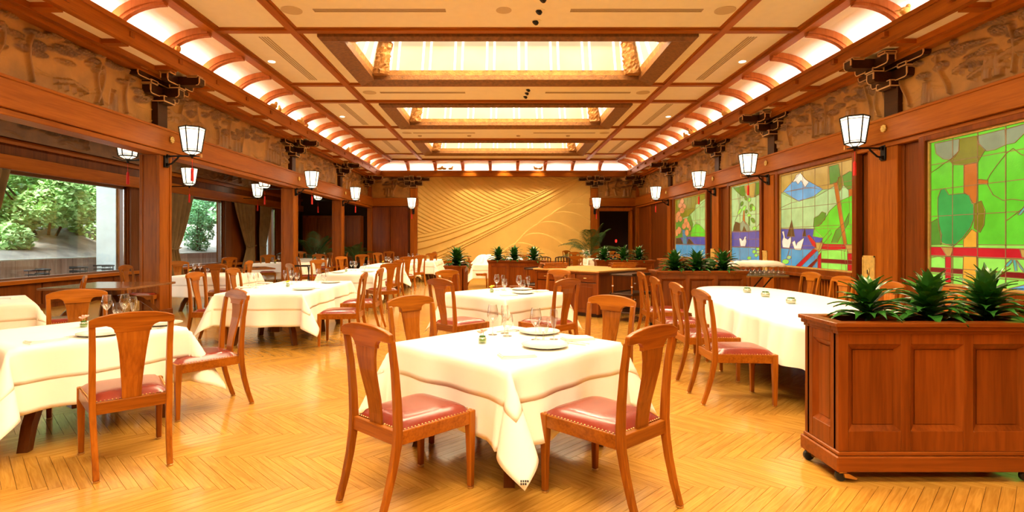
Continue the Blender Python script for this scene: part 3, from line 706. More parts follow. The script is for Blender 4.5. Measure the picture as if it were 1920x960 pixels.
cl = ['lit ceiling coffer farthest behind the camera', 'lit ceiling coffer right above the camera', 'lit ceiling coffer just before the top edge of the picture', 'nearest large lit ceiling coffer with carved wooden frame', 'middle lit ceiling coffer with carved wooden frame', 'farthest lit ceiling coffer, small near the end wall']
for (a, b), lb in zip(SKY_ALL, cl): coffer(a, b, lb)

# ---- ceiling fittings
vx = MB()
for k in range(3): vx.box(-1.08, 1.08, -0.055+0.045*k, -0.03+0.045*k, -0.008, 0.004)
vxm = vx.mesh('air_slot_vent', M['vent'])
vy = MB()
for k in range(4): vy.box(-0.085+0.05*k, -0.06+0.05*k, -1.35, 1.35, -0.008, 0.004)
vym = vy.mesh('air_slot_vent', M['vent'])
def vent(me, x, y, lb, s=1.0): o = part('air_slot_vent', me, None, (x, y, ZC)); tag(o, lb, 'vent', 'slot vents in the ceiling'); return o
vent(vxm, -1.99, 8.94, 'long air slot in the ceiling at top left centre'); vent(vxm, 2.21, 8.94, 'long air slot in the ceiling at top right centre')
vent(vxm, -2.0, 13.9, 'faint air slot between first and second coffers, left side'); vent(vxm, 2.2, 13.9, 'faint air slot between first and second coffers, right side')
vent(vxm, -2.0, 19.1, 'faint air slot between second and third coffers, left side'); vent(vxm, 2.2, 19.1, 'faint air slot between second and third coffers, right side')
for s, w in ((-1, 'left'), (1, 'right')):
    for y, n in ((11.45, 'nearest'), (16.4, 'middle'), (21.9, 'farthest')):
        vent(vym, XC+s*4.52, y, '%s lengthwise air slot in the %s ceiling strip' % (n, w))
spm = MB().lathe([(0.17, -0.006), (0.17, 0.0), (0.15, 0.004)], 28).mesh('ceiling_speaker', M['speaker'])
for x, y, r, lb in ((-3.43, 8.94, 1, 'round ceiling speaker at top left'), (0.04, 8.94, .75, 'small round ceiling speaker at top centre'), (3.66, 8.94, 1, 'round ceiling speaker at top right'),
                 (-3.35, 13.9, 1, 'faint round ceiling speaker beyond the first coffer, left'), (3.6, 13.9, 1, 'faint round ceiling speaker beyond the first coffer, right'), (-3.3, 19.1, 1, 'faint round ceiling speaker beyond the second coffer, left'), (3.6, 19.1, 1, 'faint round ceiling speaker beyond the second coffer, right')):
    o = part('ceiling_speaker', spm, None, (x, y, ZC), scale=(r, r, 1)); tag(o, lb, 'speaker', 'round ceiling speakers')
def eyeball():
    t = bpy.data.objects.new('eyeball_spotlight', None); link(t)
    MB().lathe([(0.085, -0.01), (0.085, 0.0), (0.06, 0.003)], 20).build('trim_ring', M['cream'], t)
    MB().lathe([(0.055, 0.0), (0.06, -0.035), (0.045, -0.055), (0.0, -0.055)], 14, M=Matrix.Rotation(0.7, 4, 'Y')).build('tilted_lamp', M['iron'], t)
    return t
e0 = eyeball()
ey = [(0.66, 8.5, 'eyeball spotlight cut by the top edge of the picture'), (0.63, 8.95, 'eyeball spotlight at top centre, middle of three'), (0.60, 9.38, 'eyeball spotlight at top centre, last of three'),
      (0.68, 13.6, 'eyeball spotlight beyond the first coffer, nearest of three'), (0.66, 13.9, 'eyeball spotlight beyond the first coffer, middle of three'), (0.64, 14.25, 'eyeball spotlight beyond the first coffer, last of three')]
for i, (x, y, lb) in enumerate(ey):
    o = e0 if i == 0 else copy_tree(e0); o.location = (x, y, ZC); tag(o, lb, 'spotlight', 'eyeball spotlights')
dm = MB().lathe([(0.07, -0.008), (0.07, 0), (0.03, 0.002)], 16).mesh('recessed_downlight', emis('downlight_lens', (1, 0.9, 0.7), 4))
for s, w in ((-1, 'left'), (1, 'right')):
    for y, n in ((11.5, 'nearest'), (16.6, 'middle')):
        tag(part('recessed_downlight', dm, None, (XC+s*4.95, y, ZC)), '%s recessed downlight in the %s ceiling strip' % (n, w), 'downlight', 'recessed downlights')
dt = MB().lathe([(0.06, -0.03), (0.075, -0.01), (0.075, 0)], 14).mesh('ceiling_detector', M['vent'])
for i, x in enumerate((-2.92, -1.15, 0.61, 2.39, 4.14)):
    if i < 4: tag(part('ceiling_detector', dt, None, (x, 19.6, ZC)), 'small dark ceiling detector, number from left: %s' % ['first', 'second', 'third', 'fourth'][i], 'detector', 'ceiling detectors')

# ---- little gilded birds on the cornice
bd = MB().ball((0, 0, 0.07), 0.09, 0.045, 0.05, 12, 8).ball((0.07, 0, 0.14), 0.032, 0.028, 0.034, 10, 6)
bd.tube([(0.04, 0, 0.08), (0.065, 0, 0.13)], [0.04, 0.028], 8).tube([(0.095, 0, 0.14), (0.125, 0, 0.132)], [0.01, 0.002], 6)
bd.loft([[(-0.06, -0.02, 0.08), (-0.06, 0.02, 0.08), (-0.06, 0.02, 0.06), (-0.06, -0.02, 0.06)], [(-0.17, -0.028, 0.05), (-0.17, 0.028, 0.05), (-0.17, 0.028, 0.043), (-0.17, -0.028, 0.043)]])
bd.tube([(0.01, 0.012, 0.03), (0.01, 0.012, 0)], 0.005, 5).tube([(0.01, -0.012, 0.03), (0.01, -0.012, 0)], 0.005, 5)
bdm = bd.mesh('gilded_bird', M['birdgold'], smooth=True)
def bird(u, lb, ang, side):
    if side == 'f': x, y = (u-UX)*25.79/F, 25.79
    else:
        x = XC+side*5.86; y = F*x/(u-UX)
    tag(part('gilded_bird', bdm, None, (x, y, 4.731), (0, 0, ang), (1.25, 1.25, 1.25)), lb, 'bird ornament', 'gilded birds along the cornice')
for u, a, lb in ((333, 2.2, 'gilded bird on the left cornice at the top edge of the picture'), (513, 1.2, 'gilded bird on the left cornice, left one of a pair'), (524, 2.0, 'gilded bird on the left cornice, right one of a pair'),
              (562, 1.2, 'gilded bird on the left cornice, first of a close trio'), (568, 1.8, 'gilded bird on the left cornice, middle of a close trio'), (575, 2.1, 'gilded bird on the left cornice, last of a close trio'),
              (652, 1.5, 'single small gilded bird on the far part of the left cornice'), (692, 1.5, 'tiny gilded bird on the left cornice next to the far corner')): bird(u, lb, a, -1)
for u, a, lb in ((1697, 0.5, 'gilded bird on the right cornice nearest the camera'), (1359, 1.9, 'gilded bird on the right cornice, nearest of a loose pair'), (1328, 1.2, 'gilded bird on the right cornice, farther of a loose pair'),
              (1297, 2.6, 'gilded bird with raised tail in the middle of the right cornice'), (1286, 1.9, 'gilded bird on the right cornice facing its raised-tail neighbour'), (1198, 1.9, 'small gilded bird far along the right cornice'), (1183, 1.5, 'tiny gilded bird on the right cornice near the far corner')): bird(u, lb, a, 1)
for i, u in enumerate((825, 833, 845)): bird(u, 'gilded bird on the far cornice, %s of the left trio' % ['left', 'middle', 'right'][i], [0, PI, 0.2][i], 'f')
for i, u in enumerate((1005, 1013)): bird(u, 'gilded bird on the far cornice, %s of the right pair' % ['left', 'right'][i], [PI, 0][i], 'f')

# ------------------------------------------------------------------ right wall cladding and stained glass
GX = 6.50
def glass_mat(name, col, s=0.70):
    m, nt, p = mat_base('stained_glass_'+name)
    tc = nt.nodes.new('ShaderNodeTexCoord'); n = nt.nodes.new('ShaderNodeTexNoise'); n.inputs['Scale'].default_value = 3; n.inputs['Detail'].default_value = 3
    nt.links.new(tc.outputs['Object'], n.inputs['Vector'])
    r = nt.nodes.new('ShaderNodeValToRGB'); r.color_ramp.elements[0].position = 0.3; r.color_ramp.elements[1].position = 0.7
    r.color_ramp.elements[0].color = (*[c*0.75 for c in col], 1); r.color_ramp.elements[1].color = (*[min(1, c*1.2) for c in col], 1)
    nt.links.new(n.outputs['Fac'], r.inputs['Fac']); nt.links.new(r.outputs[0], p.inputs['Emission Color'])
    p.inputs['Base Color'].default_value = (*[c*0.35 for c in col], 1); p.inputs['Emission Strength'].default_value = s
    p.inputs['Roughness'].default_value = 0.15
    n2 = nt.nodes.new('ShaderNodeTexNoise'); n2.inputs['Scale'].default_value = 45
    nt.links.new(tc.outputs['Object'], n2.inputs['Vector'])
    b = nt.nodes.new('ShaderNodeBump'); b.inputs['Strength'].default_value = 0.3; b.inputs['Distance'].default_value = 0.004
    nt.links.new(n2.outputs['Fac'], b.inputs['Height']); nt.links.new(b.outputs['Normal'], p.inputs['Normal'])
    return m
G = {k: glass_mat(k, c) for k, c in {
    'green': (0.13, 0.62, 0.03), 'lime': (0.30, 0.78, 0.10), 'mint': (0.34, 0.60, 0.20), 'pale': (0.40, 0.62, 0.26), 'teal': (0.05, 0.36, 0.07), 'grey': (0.24, 0.30, 0.17),
    'olive': (0.20, 0.20, 0.012), 'tan': (0.50, 0.33, 0.07), 'orange': (0.50, 0.15, 0.02), 'yellow': (0.80, 0.42, 0.04), 'red': (0.55, 0.012, 0.02), 'darkred': (0.20, 0.012, 0.01),
    'blue': (0.08, 0.33, 0.55), 'sky': (0.14, 0.40, 0.68), 'violet': (0.075, 0.085, 0.36), 'white': (0.85, 0.82, 0.66), 'brown': (0.09, 0.05, 0.02), 'peach': (0.72, 0.27, 0.09), 'aqua': (0.10, 0.45, 0.38), 'leaf': (0.10, 0.28, 0.03), 'midblue': (0.06, 0.24, 0.34)}.items()}
def stained(name, ya, yb, z0, z1, org, sc, cells, bars_v, bars_h, shapes, lines, label_unused=None):
    """one stained-glass window on the right wall; picture pixels are turned into points of the wall plane"""
    w = struct(bpy.data.objects.new(name, None)); link(w)
    def pt(px, py):
        y, z = wallpt(org[0]+px/sc, org[1]+py/sc, GX); return (min(max(y, ya), yb), min(max(z, z0), z1))
    vs = sorted([yb]+[pt(b, 0)[0] for b in bars_v if ya+0.05 < pt(b, 0)[0] < yb-0.05]+[ya])
    if name == 'window_1': vs = [ya, ya+0.62, ya+1.24]+[y for y in vs if y > ya+1.4]
    hs = [z0]+[z0+(z1-z0)*h for h in bars_h]+[z1]
    for i in range(len(vs)-1):
        for j in range(len(hs)-1):
            yc, zc = (vs[i]+vs[i+1])/2, (hs[j]+hs[j+1])/2
            MB().box(GX, GX+0.012, vs[i]+0.002, vs[i+1]-0.002, hs[j]+0.002, hs[j+1]-0.002).build('glass_pane', G[cells((yc-ya)/(yb-ya), (zc-z0)/(z1-z0))], w)
    ld = MB()
    for y in vs: ld.box(GX-0.007, GX+0.003, y-0.006, y+0.006, z0, z1)
    for z in hs: ld.box(GX-0.007, GX+0.003, ya, yb, z-0.005, z+0.005)
    k = 0
    def outline(pts, r=0.006):
        return [(GX-0.004, y, z) for y, z in pts]
    for col, poly in shapes:
        P = [pt(*p) for p in poly]; k += 1; d = 0.0006*(k % 12)+0.0015*(k//12)
        Q = [P[0]]
        for p in P[1:]:
            if (p[0]-Q[-1][0])**2+(p[1]-Q[-1][1])**2 > 1e-6: Q.append(p)
        if (Q[0][0]-Q[-1][0])**2+(Q[0][1]-Q[-1][1])**2 < 1e-6: Q.pop()
        if len(Q) < 3: continue
        if abs(sum(Q[i][0]*Q[(i+1) % len(Q)][1]-Q[(i+1) % len(Q)][0]*Q[i][1] for i in range(len(Q)))) < 2e-4: continue
        MB().prism(Q, lambda a, b, dd: (dd, a, b), GX-0.002-d, GX+0.004).build('glass_piece', G[col], w)
        ld.tube([(GX-0.004-d, y, z) for y, z in Q+[Q[0]]], 0.0055, 5)
    for ln in lines: ld.tube([(GX-0.006, *pt(*p)) for p in ln], 0.0055, 5)
    ld.build('lead_came', M['lead'], w, fix=False)
    fr = MB()
    for o_, x_, f in ((0.028, 0.03, 0), ):
        fr.box(GX-x_, GX+0.03, ya-o_, ya, z0-o_, z1+o_).box(GX-x_, GX+0.03, yb, yb+o_, z0-o_, z1+o_).box(GX-x_, GX+0.03, ya, yb, z0-o_, z0).box(GX-x_, GX+0.03, ya, yb, z1, z1+o_)
    fr.build('gilt_bead', M['brassplate'], w)
    a, b, c, d = ya-0.03, yb+0.03, z0-0.03, z1+0.03; t = 0.12
    fr = MB().box(GX-0.08, GX+0.05, a-t, a, c-t, d+0.08).box(GX-0.08, GX+0.05, b, b+t, c-t, d+0.08).box(GX-0.08, GX+0.05, a, b, c-t, c).box(GX-0.08, GX+0.05, a, b, d, d+0.08)
    fr.box(GX-0.11, GX, a-t, b+t, c-t-0.05, c-t+0.02)
    fr.build('wood_frame', M['planter'], w, bevel=0.008)
def el(cx, cy, rx, ry, n=10, a=0.0):
    return [(cx+rx*math.cos(2*PI*i/n)*math.cos(a)-ry*math.sin(2*PI*i/n)*math.sin(a), cy+rx*math.cos(2*PI*i/n)*math.sin(a)+ry*math.sin(2*PI*i/n)*math.cos(a)) for i in range(n)]
# nearest window (cut by the frame): trees behind a red gate
stained('window_1', 5.05, 8.27, 0.80, 2.90, (1720, 200), 2.664, lambda a, b: 'green' if b > 0.35 else 'lime', [178, 303, 443], [0.06, 0.185, 0.27, 0.47, 0.66, 0.84],
    [('grey', [(88,185),(210,160),(212,215),(190,250),(160,265),(130,262),(95,235)]), ('grey', [(305,145),(440,112),(443,190),(390,215),(345,222),(310,185)]), ('grey', [(446,112),(560,80),(540,130),(490,180),(446,190)]),
     ('olive', [(212,162),(300,146),(310,190),(342,215),(305,275),(240,290),(180,290),(165,268),(208,222)]), ('orange', [(235,290),(301,280),(301,440),(297,480),(275,485),(262,442),(235,435)]), ('orange', [(306,362),(355,367),(355,388),(306,385)]),
     ('teal', [(105,455),(120,415),(140,408),(160,440),(240,432),(262,445),(285,490),(285,560),(268,605),(230,655),(180,700),(125,680),(110,600),(105,520)]), ('olive', [(287,488),(322,470),(341,520),(336,590),(316,628),(287,608)]),
     ('yellow', [(234,662),(275,612),(300,628),(300,702),(234,702)]), ('yellow', [(234,745),(300,748),(300,890),(230,885)]), ('leaf', [(72,578),(105,558),(125,640),(120,690),(72,692)]),
     ('red', [(60,700),(800,716),(800,768),(60,742)]), ('darkred', [(60,802),(800,846),(800,880),(60,824)]), ('red', [(142,748),(172,750),(172,880),(142,876)]), ('tan', [(122,700),(182,702),(170,745),(150,748)]), ('tan', [(515,712),(560,714),(548,755),(526,750)]),
     ('aqua', [(440,800),(450,782),(472,762),(478,775),(458,798)]), ('aqua', [(480,764),(496,766),(502,820),(490,822)]), ('aqua', [(500,766),(533,810),(533,826),(512,800)]), ('aqua', [(505,540),(540,495),(545,510),(520,540)]), ('sky', [(455,912),(560,885),(700,870),(700,960),(455,935)])],
    [[(352,367),(365,340),(400,292),(445,235),(480,208),(520,238),(560,250),(620,300)], [(352,388),(380,440),(430,468),(480,462),(533,470),(600,460)], [(446,570),(480,545),(533,505)], [(70,330),(100,310),(140,280),(170,262)], [(72,755),(110,745),(142,760)]])
# mountain, swans and red gate
def c3(a, b):
    if b > 0.86: return 'tan'
    if b > 0.42: return 'pale' if b < 0.62 else 'mint'
    if b > 0.2: return 'violet' if a > 0.5 else 'lime'
    return 'blue' if a > 0.5 else 'lime'
stained('window_2', 10.05, 12.69, 0.86, 2.93, (1440, 280), 3.43, c3, [152, 225, 303, 388, 475], [0.22, 0.415, 0.62, 0.81],
    [('tan', [(85,175),(560,60),(560,240),(355,258),(240,245),(110,275),(85,278)]), ('pale', [(85,280),(190,330),(300,310),(440,230),(560,240),(560,510),(85,510)]),
     ('sky', [(100,272),(165,200),(210,150),(245,195),(355,255),(300,300),(200,335),(160,310)]), ('white', [(160,212),(185,165),(210,150),(240,190),(265,212),(240,245),(215,200),(195,225),(180,205)]),
     ('violet', [(85,512),(300,512),(355,570),(330,645),(85,636)]), ('blue', [(85,637),(325,645),(325,770),(85,745)]),
     ('lime', [(345,650),(560,640),(560,805),(345,775)]), ('green', [(292,560),(300,500),(345,480),(400,395),(470,330),(560,290),(560,612),(350,608),(355,570)]), ('leaf', [(295,500),(300,440),(330,425),(350,400),(375,410),(370,450),(330,490)]),
     ('leaf', [(410,600),(440,520),(495,470),(525,410),(523,470),(480,540),(450,600)]), ('orange', [(425,215),(450,212),(512,612),(490,612)]), ('orange', [(520,255),(546,255),(560,600),(540,612)]), ('orange', [(492,655),(512,655),(516,792),(505,792)]),
     ('leaf', [(395,110),(455,95),(468,170),(440,215),(400,225)]), ('leaf', [(480,170),(530,140),(560,150),(560,240),(520,262),(490,232)]), ('olive', [(455,180),(475,172),(482,240),(465,270),(450,232)]),
     ('brown', [(125,560),(155,455),(175,562)]), ('brown', [(225,560),(240,508),(248,560)]),
     ('white', [(93,530),(105,525),(112,570),(130,580),(150,560),(150,600),(140,635),(97,630),(93,592),(103,562)]), ('white', [(158,598),(175,586),(185,620),(192,600),(236,568),(225,610),(215,648),(175,645),(165,618)]),
     ('red', [(180,755),(215,762),(320,650),(300,636)]), ('darkred', [(255,762),(285,768),(322,715),(320,700)]), ('red', [(255,555),(270,550),(310,600),(315,635),(290,620)]), ('red', [(335,600),(402,518),(412,540),(355,612)]),
     ('red', [(355,608),(505,612),(500,652),(345,642)]), ('red', [(322,690),(345,660),(345,772),(322,768)]), ('red', [(515,670),(543,670),(543,798),(515,792)]), ('darkred', [(345,703),(560,715),(560,742),(345,728)]),
     ('tan', [(310,600),(360,600),(345,640),(330,662),(305,636)]), ('tan', [(500,615),(560,615),(545,668),(520,668)]), ('lime', el(116, 722, 22, 16)), ('mint', el(138, 695, 14, 12)), ('mint', el(100, 742, 14, 10))],
    [[(85,375),(150,345),(190,335)], [(130,690),(145,620)], [(120,705),(140,640)]])
# narrow window: vine, rock and swan
lv = [(680,250,12,24,.3),(700,290,14,26,.5),(715,200,13,22,-.2),(745,215,14,22,.3),(765,270,16,22,.5),(785,290,16,26,-.2),(760,300,12,20,0),(745,355,18,16,0),(780,400,16,28,-.5),(795,470,16,20,.9),(720,320,10,18,.2),(660,320,12,30,.5)]
stained('window_3', 13.65, 15.42, 0.86, 2.93, (1250, 330), 4.8, lambda a, b: 'pale' if b > 0.38 else ('violet' if b > 0.17 else 'blue'), [660, 738, 805], [0.185, 0.29, 0.385, 0.60, 0.83],
    [('tan', [(700,90),(800,60),(790,190),(760,195),(712,150)]), ('leaf', [(600,105),(650,100),(700,85),(712,180),(680,185),(640,150)]), ('leaf', [(805,60),(868,48),(868,140),(830,165),(795,190)]), ('violet', [(590,500),(868,490),(868,642),(590,636)]), ('blue', [(590,637),(868,643),(868,762),(590,752)]),
     ('brown', [(600,500),(608,450),(622,410),(660,425),(665,500)]), ('grey', [(662,500),(664,430),(690,402),(720,420),(745,460),(752,500)]), ('brown', [(685,498),(700,450),(722,498)]), ('orange', [(688,395),(696,310),(702,312),(706,400),(720,440)]), ('leaf', [(738,430),(744,360),(750,362),(750,450)])]
    + [('lime' if i % 2 else 'leaf', el(x, y, a, b, 9, r)) for i, (x, y, a, b, r) in enumerate(lv)]
    + [('white', [(657,560),(672,562),(685,582),(700,568),(702,552),(712,542),(720,552),(714,560),(722,590),(712,632),(670,632)]), ('white', [(758,640),(798,642),(798,658),(758,655)]),
       ('lime', el(825, 655, 18, 14)), ('lime', el(790, 682, 16, 16)), ('mint', el(825, 685, 16, 14)), ('lime', el(808, 714, 16, 14)), ('mint', el(842, 706, 16, 14)), ('lime', el(746, 738, 18, 14)), ('lime', el(862, 730, 12, 16))],
    [[(870,385),(830,440),(790,480)], [(640,160),(655,260),(650,330),(610,420)]])
# orange tree by the lake
orr = [(140,230,18,30,.1),(125,265,18,26,.3),(155,270,14,24,0),(140,310,22,26,0),(165,275,12,20,0),(105,350,20,34,.4),(125,385,18,26,0),(95,385,14,34,0),(175,410,18,34,0),(160,450,20,30,.3),(195,440,16,34,-.2),(115,490,20,34,0),(95,510,12,34,0),(185,510,18,30,0),(210,470,10,26,0)]
stained('window_4', 17.25, 20.35, 0.86, 2.93, (1250, 330), 4.8, lambda a, b: ('mint' if a < 0.7 else 'leaf') if b > 0.38 else ('violet' if b > 0.2 else 'blue'), [148, 185, 222, 262, 302, 345], [0.2, 0.4, 0.6, 0.8],
    [('olive', [(80,210),(375,145),(375,200),(260,300),(200,360),(80,400)]), ('mint', [(262,260),(375,190),(375,490),(345,490),(300,440),(240,400)]), ('leaf', [(80,400),(190,380),(210,340),(240,430),(210,545),(80,560)]), ('green', [(215,545),(225,480),(262,430),(300,440),(345,490),(372,492),(372,545)]),
     ('violet', [(205,548),(375,548),(375,620),(240,614)]), ('blue', [(82,614),(375,620),(375,725),(82,706)]), ('midblue', [(140,480),(170,490),(186,612),(150,612)]), ('brown', [(82,612),(90,560),(130,560),(150,612)]), ('brown', [(186,612),(200,560),(225,580),(250,614)])]
    + [('peach', el(x, y, a, b, 9, r)) for x, y, a, b, r in orr], [])

cw = XR(6.46)
def wall_panel(y0, y1, z0, z1):
    MB().box(cw-0.03, cw, y0, y1, z0, z1).build('panel', M['panel'], wr)
for y0, y1 in ((3.9, 4.35), (8.45, 8.86), (9.7, 9.88), (12.88, 12.92), (15.6, 16.2), (16.82, 17.05), (20.55, 20.88), (21.4, 23.9), (23.98, 26.1)):
    wall_panel(y0, y1, 0.14, 2.98)
MB().box(cw-0.06, cw, 23.88, 24.0, 0, 2.98).build('panel_divider', M['post'], wr)
for a, b in ((9.8, 12.9), (13.5, 16.2), (17.0, 20.8), (4.9, 8.5)):
    n = max(2, int((b-a)/0.8))
    for k in range(n):
        y0 = a+(b-a)*k/n
        if a == 9.8 and k in (0, 1): continue
        MB().box(cw-0.03, cw, y0+0.05, y0+(b-a)/n-0.05, 0.2, 0.62).build('dado_panel', M['planter'], wr, bevel=0.01)
struct(MB().box(cw-0.05, cw, Y0, FY, 0, 0.14).build('baseboard_right', BY))
g = thing('radiator_grille', 'wooden slatted grille in the wall below the mountain window', 'grille', (cw-0.02, 10.6, 0))
MB().box(-0.03, 0.0, -0.75, 0.75, 0.62, 0.68).box(-0.03, 0.0, -0.75, 0.75, 0.14, 0.2).box(-0.03, 0, -0.75, -0.69, 0.14, 0.68).box(-0.03, 0, 0.69, 0.75, 0.14, 0.68).build('frame', M['planter'], g)
sl = MB().box(-0.035, 0.0, -0.022, 0.022, 0.2, 0.62).mesh('slat', M['post'])
for k in range(14): part('slat', sl, g, (0, -0.63+0.097*k, 0))
for y, z0, z1, x, lb in ((9.60, 0.64, 1.16, XR(6.34), 'tall brass door plate with keyhole on the nearest right pilaster'), (13.42, 0.66, 1.18, XR(6.34), 'small brass plate on the pilaster left of the mountain window'), (16.68, 0.66, 1.18, XR(6.34), 'small brass plate on the pilaster between the two farthest stained windows')):
    t = thing('door_plate', lb, 'brass plate', (x, y, 0), 0, 'brass plates on pilasters')
    MB().box(-0.012, 0, -0.16, 0.16, z0, z1).build('plate', M['brassplate'], t, bevel=0.004)
    rim = MB()
    for a, b, c, d in ((-0.16, -0.135, z0, z1), (0.135, 0.16, z0, z1), (-0.16, 0.16, z0, z0+0.03), (-0.16, 0.16, z1-0.03, z1)): rim.box(-0.02, -0.01, a, b, c, d)
    rim.build('rim', M['brassplate'], t)
    MB().lathe([(0.03, 0), (0.035, 0.01), (0.0, 0.02)], 12, M=Matrix.Translation((-0.012, 0, z0+0.24)) @ Matrix.Rotation(-PI/2, 4, 'Y') @ Matrix.Scale(2.0, 4, (1, 0, 0))).build('escutcheon', M['brassplate'], t, smooth=True)
    MB().box(-0.036, -0.03, -0.01, 0.01, z0+0.2, z0+0.27).build('keyhole', M['black'], t)
# far wall boarding left of the relief
for x0, x1 in ((XL(6.3), XL(5.45)), (XL(5.42), XL(4.6))):
    MB().box(x0, x1, FY-0.03, FY+0.02, 0.14, 3.05).build('panel', M['planter'], wf)
struct(MB().box(XL(6.5), XL(4.5), FY-0.06, FY, 0, 0.14).build('baseboard_far', BX))
sb = thing('side_counter', 'dark low wooden counter along the far right wall beyond the planters', 'counter', (5.35, 15.6, 0))
MB().box(-0.75, 0.55, -0.35, 0.35, 0, 0.86).build('body', M['panel'], sb); MB().box(-0.8, 0.6, -0.4, 0.4, 0.86, 0.91).build('top', M['post'], sb, bevel=0.006)
for k in range(3): MB().box(-0.7+0.42*k, -0.34+0.42*k, -0.37, -0.35, 0.1, 0.8).build('door', M['planter'], sb, bevel=0.006)

# ------------------------------------------------------------------ alcove on the left: outer wall with garden windows
WX = -9.6
ao = MB().box(WX-0.25, WX, Y0, FY+0.3, 0, 0.60).box(WX-0.25, WX, Y0, FY+0.3, 2.80, 6.3)
holes = [(3.0, 9.7), (10.35, 14.05), (15.2, 18.9), (22.35, 23.3)]
ys = [Y0]+[v for h in holes for v in h]+[FY+0.3]
for a, b in zip(ys[::2], ys[1::2]): ao.box(WX-0.25, WX, a, b, 0.6, 2.8)
wa = struct(ao.build('wall_alcove', M['panel']))
MB().box(WX-0.0, WX+0.12, Y0, FY, 2.80, 3.08).build('head_beam', BY, wa, bevel=0.008)
MB().box(WX-0.0, WX+0.08, Y0, FY, 3.30, 3.40).build('upper_rail', BY, wa)
MB().box(WX, WX+0.14, Y0, FY, 0.56, 0.64).build('sill_shelf', BY, wa, bevel=0.006)
for k in range(22):
    MB().box(WX, WX+0.02, 3+1.05*k+0.02, 3+1.05*(k+1)-0.02, 0.1, 0.54).build('dado_panel', M['panel'], wa, bevel=0.006)
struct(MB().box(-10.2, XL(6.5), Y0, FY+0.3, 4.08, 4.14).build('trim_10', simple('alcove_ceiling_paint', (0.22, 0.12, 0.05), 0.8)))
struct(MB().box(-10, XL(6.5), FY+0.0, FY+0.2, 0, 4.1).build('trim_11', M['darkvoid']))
cab = thing('alcove_cabinet', 'dark tall wooden cabinet at the far end of the alcove behind the posts', 'cabinet', (-8.0, FY-0.35, 0))
MB().box(-1.3, 1.4, -0.25, 0.33, 0, 2.6).build('body', M['panel'], cab)
for k in range(4): MB().box(-1.26+0.67*k, -0.63+0.67*k, -0.27, -0.25, 0.1, 2.5).build('door', M['panel'], cab, bevel=0.006)
for i, (a, b) in enumerate(holes):
    w = struct(bpy.data.objects.new('window_%d' % (5+i), None)); link(w)
    fr = MB()
    for y0, y1, z0, z1 in ((a, a+0.07, 0.64, 2.8), (b-0.07, b, 0.64, 2.8), (a, b, 0.60, 0.68), (a, b, 2.74, 2.8)): fr.box(WX-0.16, WX-0.06, y0, y1, z0, z1)
    fr.build('frame', simple('window_frame_brown', (0.16, 0.08, 0.05), 0.45), w)
    MB().box(WX-0.115, WX-0.105, a+0.05, b-0.05, 0.66, 2.76).build('pane', M['pane'], w)
    MB().box(WX-0.06, WX-0.045, b-0.085, b-0.06, 0.68, 2.74).build('steel_edge', M['steel'], w)
for y in (14.1, 18.95): MB().box(WX-0.02, WX+0.05, y, y+0.42, 0.62, 2.8).build('jamb_panel', wood('jamb%d' % y, (0.10, 0.035, 0.015), (0.16, 0.06, 0.03), 0.6), wa)
def curtain(y0, y1, side, lb, zt=2.78):
    """gathered curtain with a tie at sill height; side = edge kept straight"""
    t = thing('curtain', lb, 'curtain', (WX+0.16, 0, 0), 0, 'olive alcove curtains'); w = y1-y0
    def fn(u, v):
        z = 0.12+(zt-0.12)*v; g = abs(z-1.18)/1.6
        s = 0.42+0.58*min(1, g)**0.8 if z > 1.18 else 0.42+0.3*min(1, g*1.6)
        y = (y0+w*s*u) if side < 0 else (y1-w*s*u)
        return (0.05*math.sin(u*34+0.5*math.sin(z*3))*(0.5+0.5*s), y, z)
    MB().grid(70, 30, fn).build('fabric', M['curtain'], t, smooth=True, fix=False)
    ya = y0 if side < 0 else y1-w*0.44
    pts = [(0.07, ya-0.02, 1.25), (0.08, ya+w*0.22, 1.17), (0.07, ya+w*0.46, 1.22)] if side < 0 else [(0.07, ya-0.02, 1.22), (0.08, ya+w*0.22, 1.17), (0.07, ya+w*0.46, 1.25)]
    MB().tube(pts, 0.018, 6).build('tieback', M['brass' if False else 'curtain'], t)
    MB().tube([(-0.05, y0-0.05, zt+0.0), (-0.05, y1+0.05, zt+0.0)], 0.015, 6).build('rail', M['iron'], t)
curtain(15.35, 16.75, -1, 'olive curtain tied back just right of the nearest left post')
curtain(19.3, 20.9, 1, 'pale lined olive curtain tied back in the middle of the alcove wall')
curtain(21.35, 22.45, -1, 'olive curtain at the farthest narrow alcove window')
curtain(9.55, 10.5, -1, 'edge of an olive curtain at the left edge of the picture')

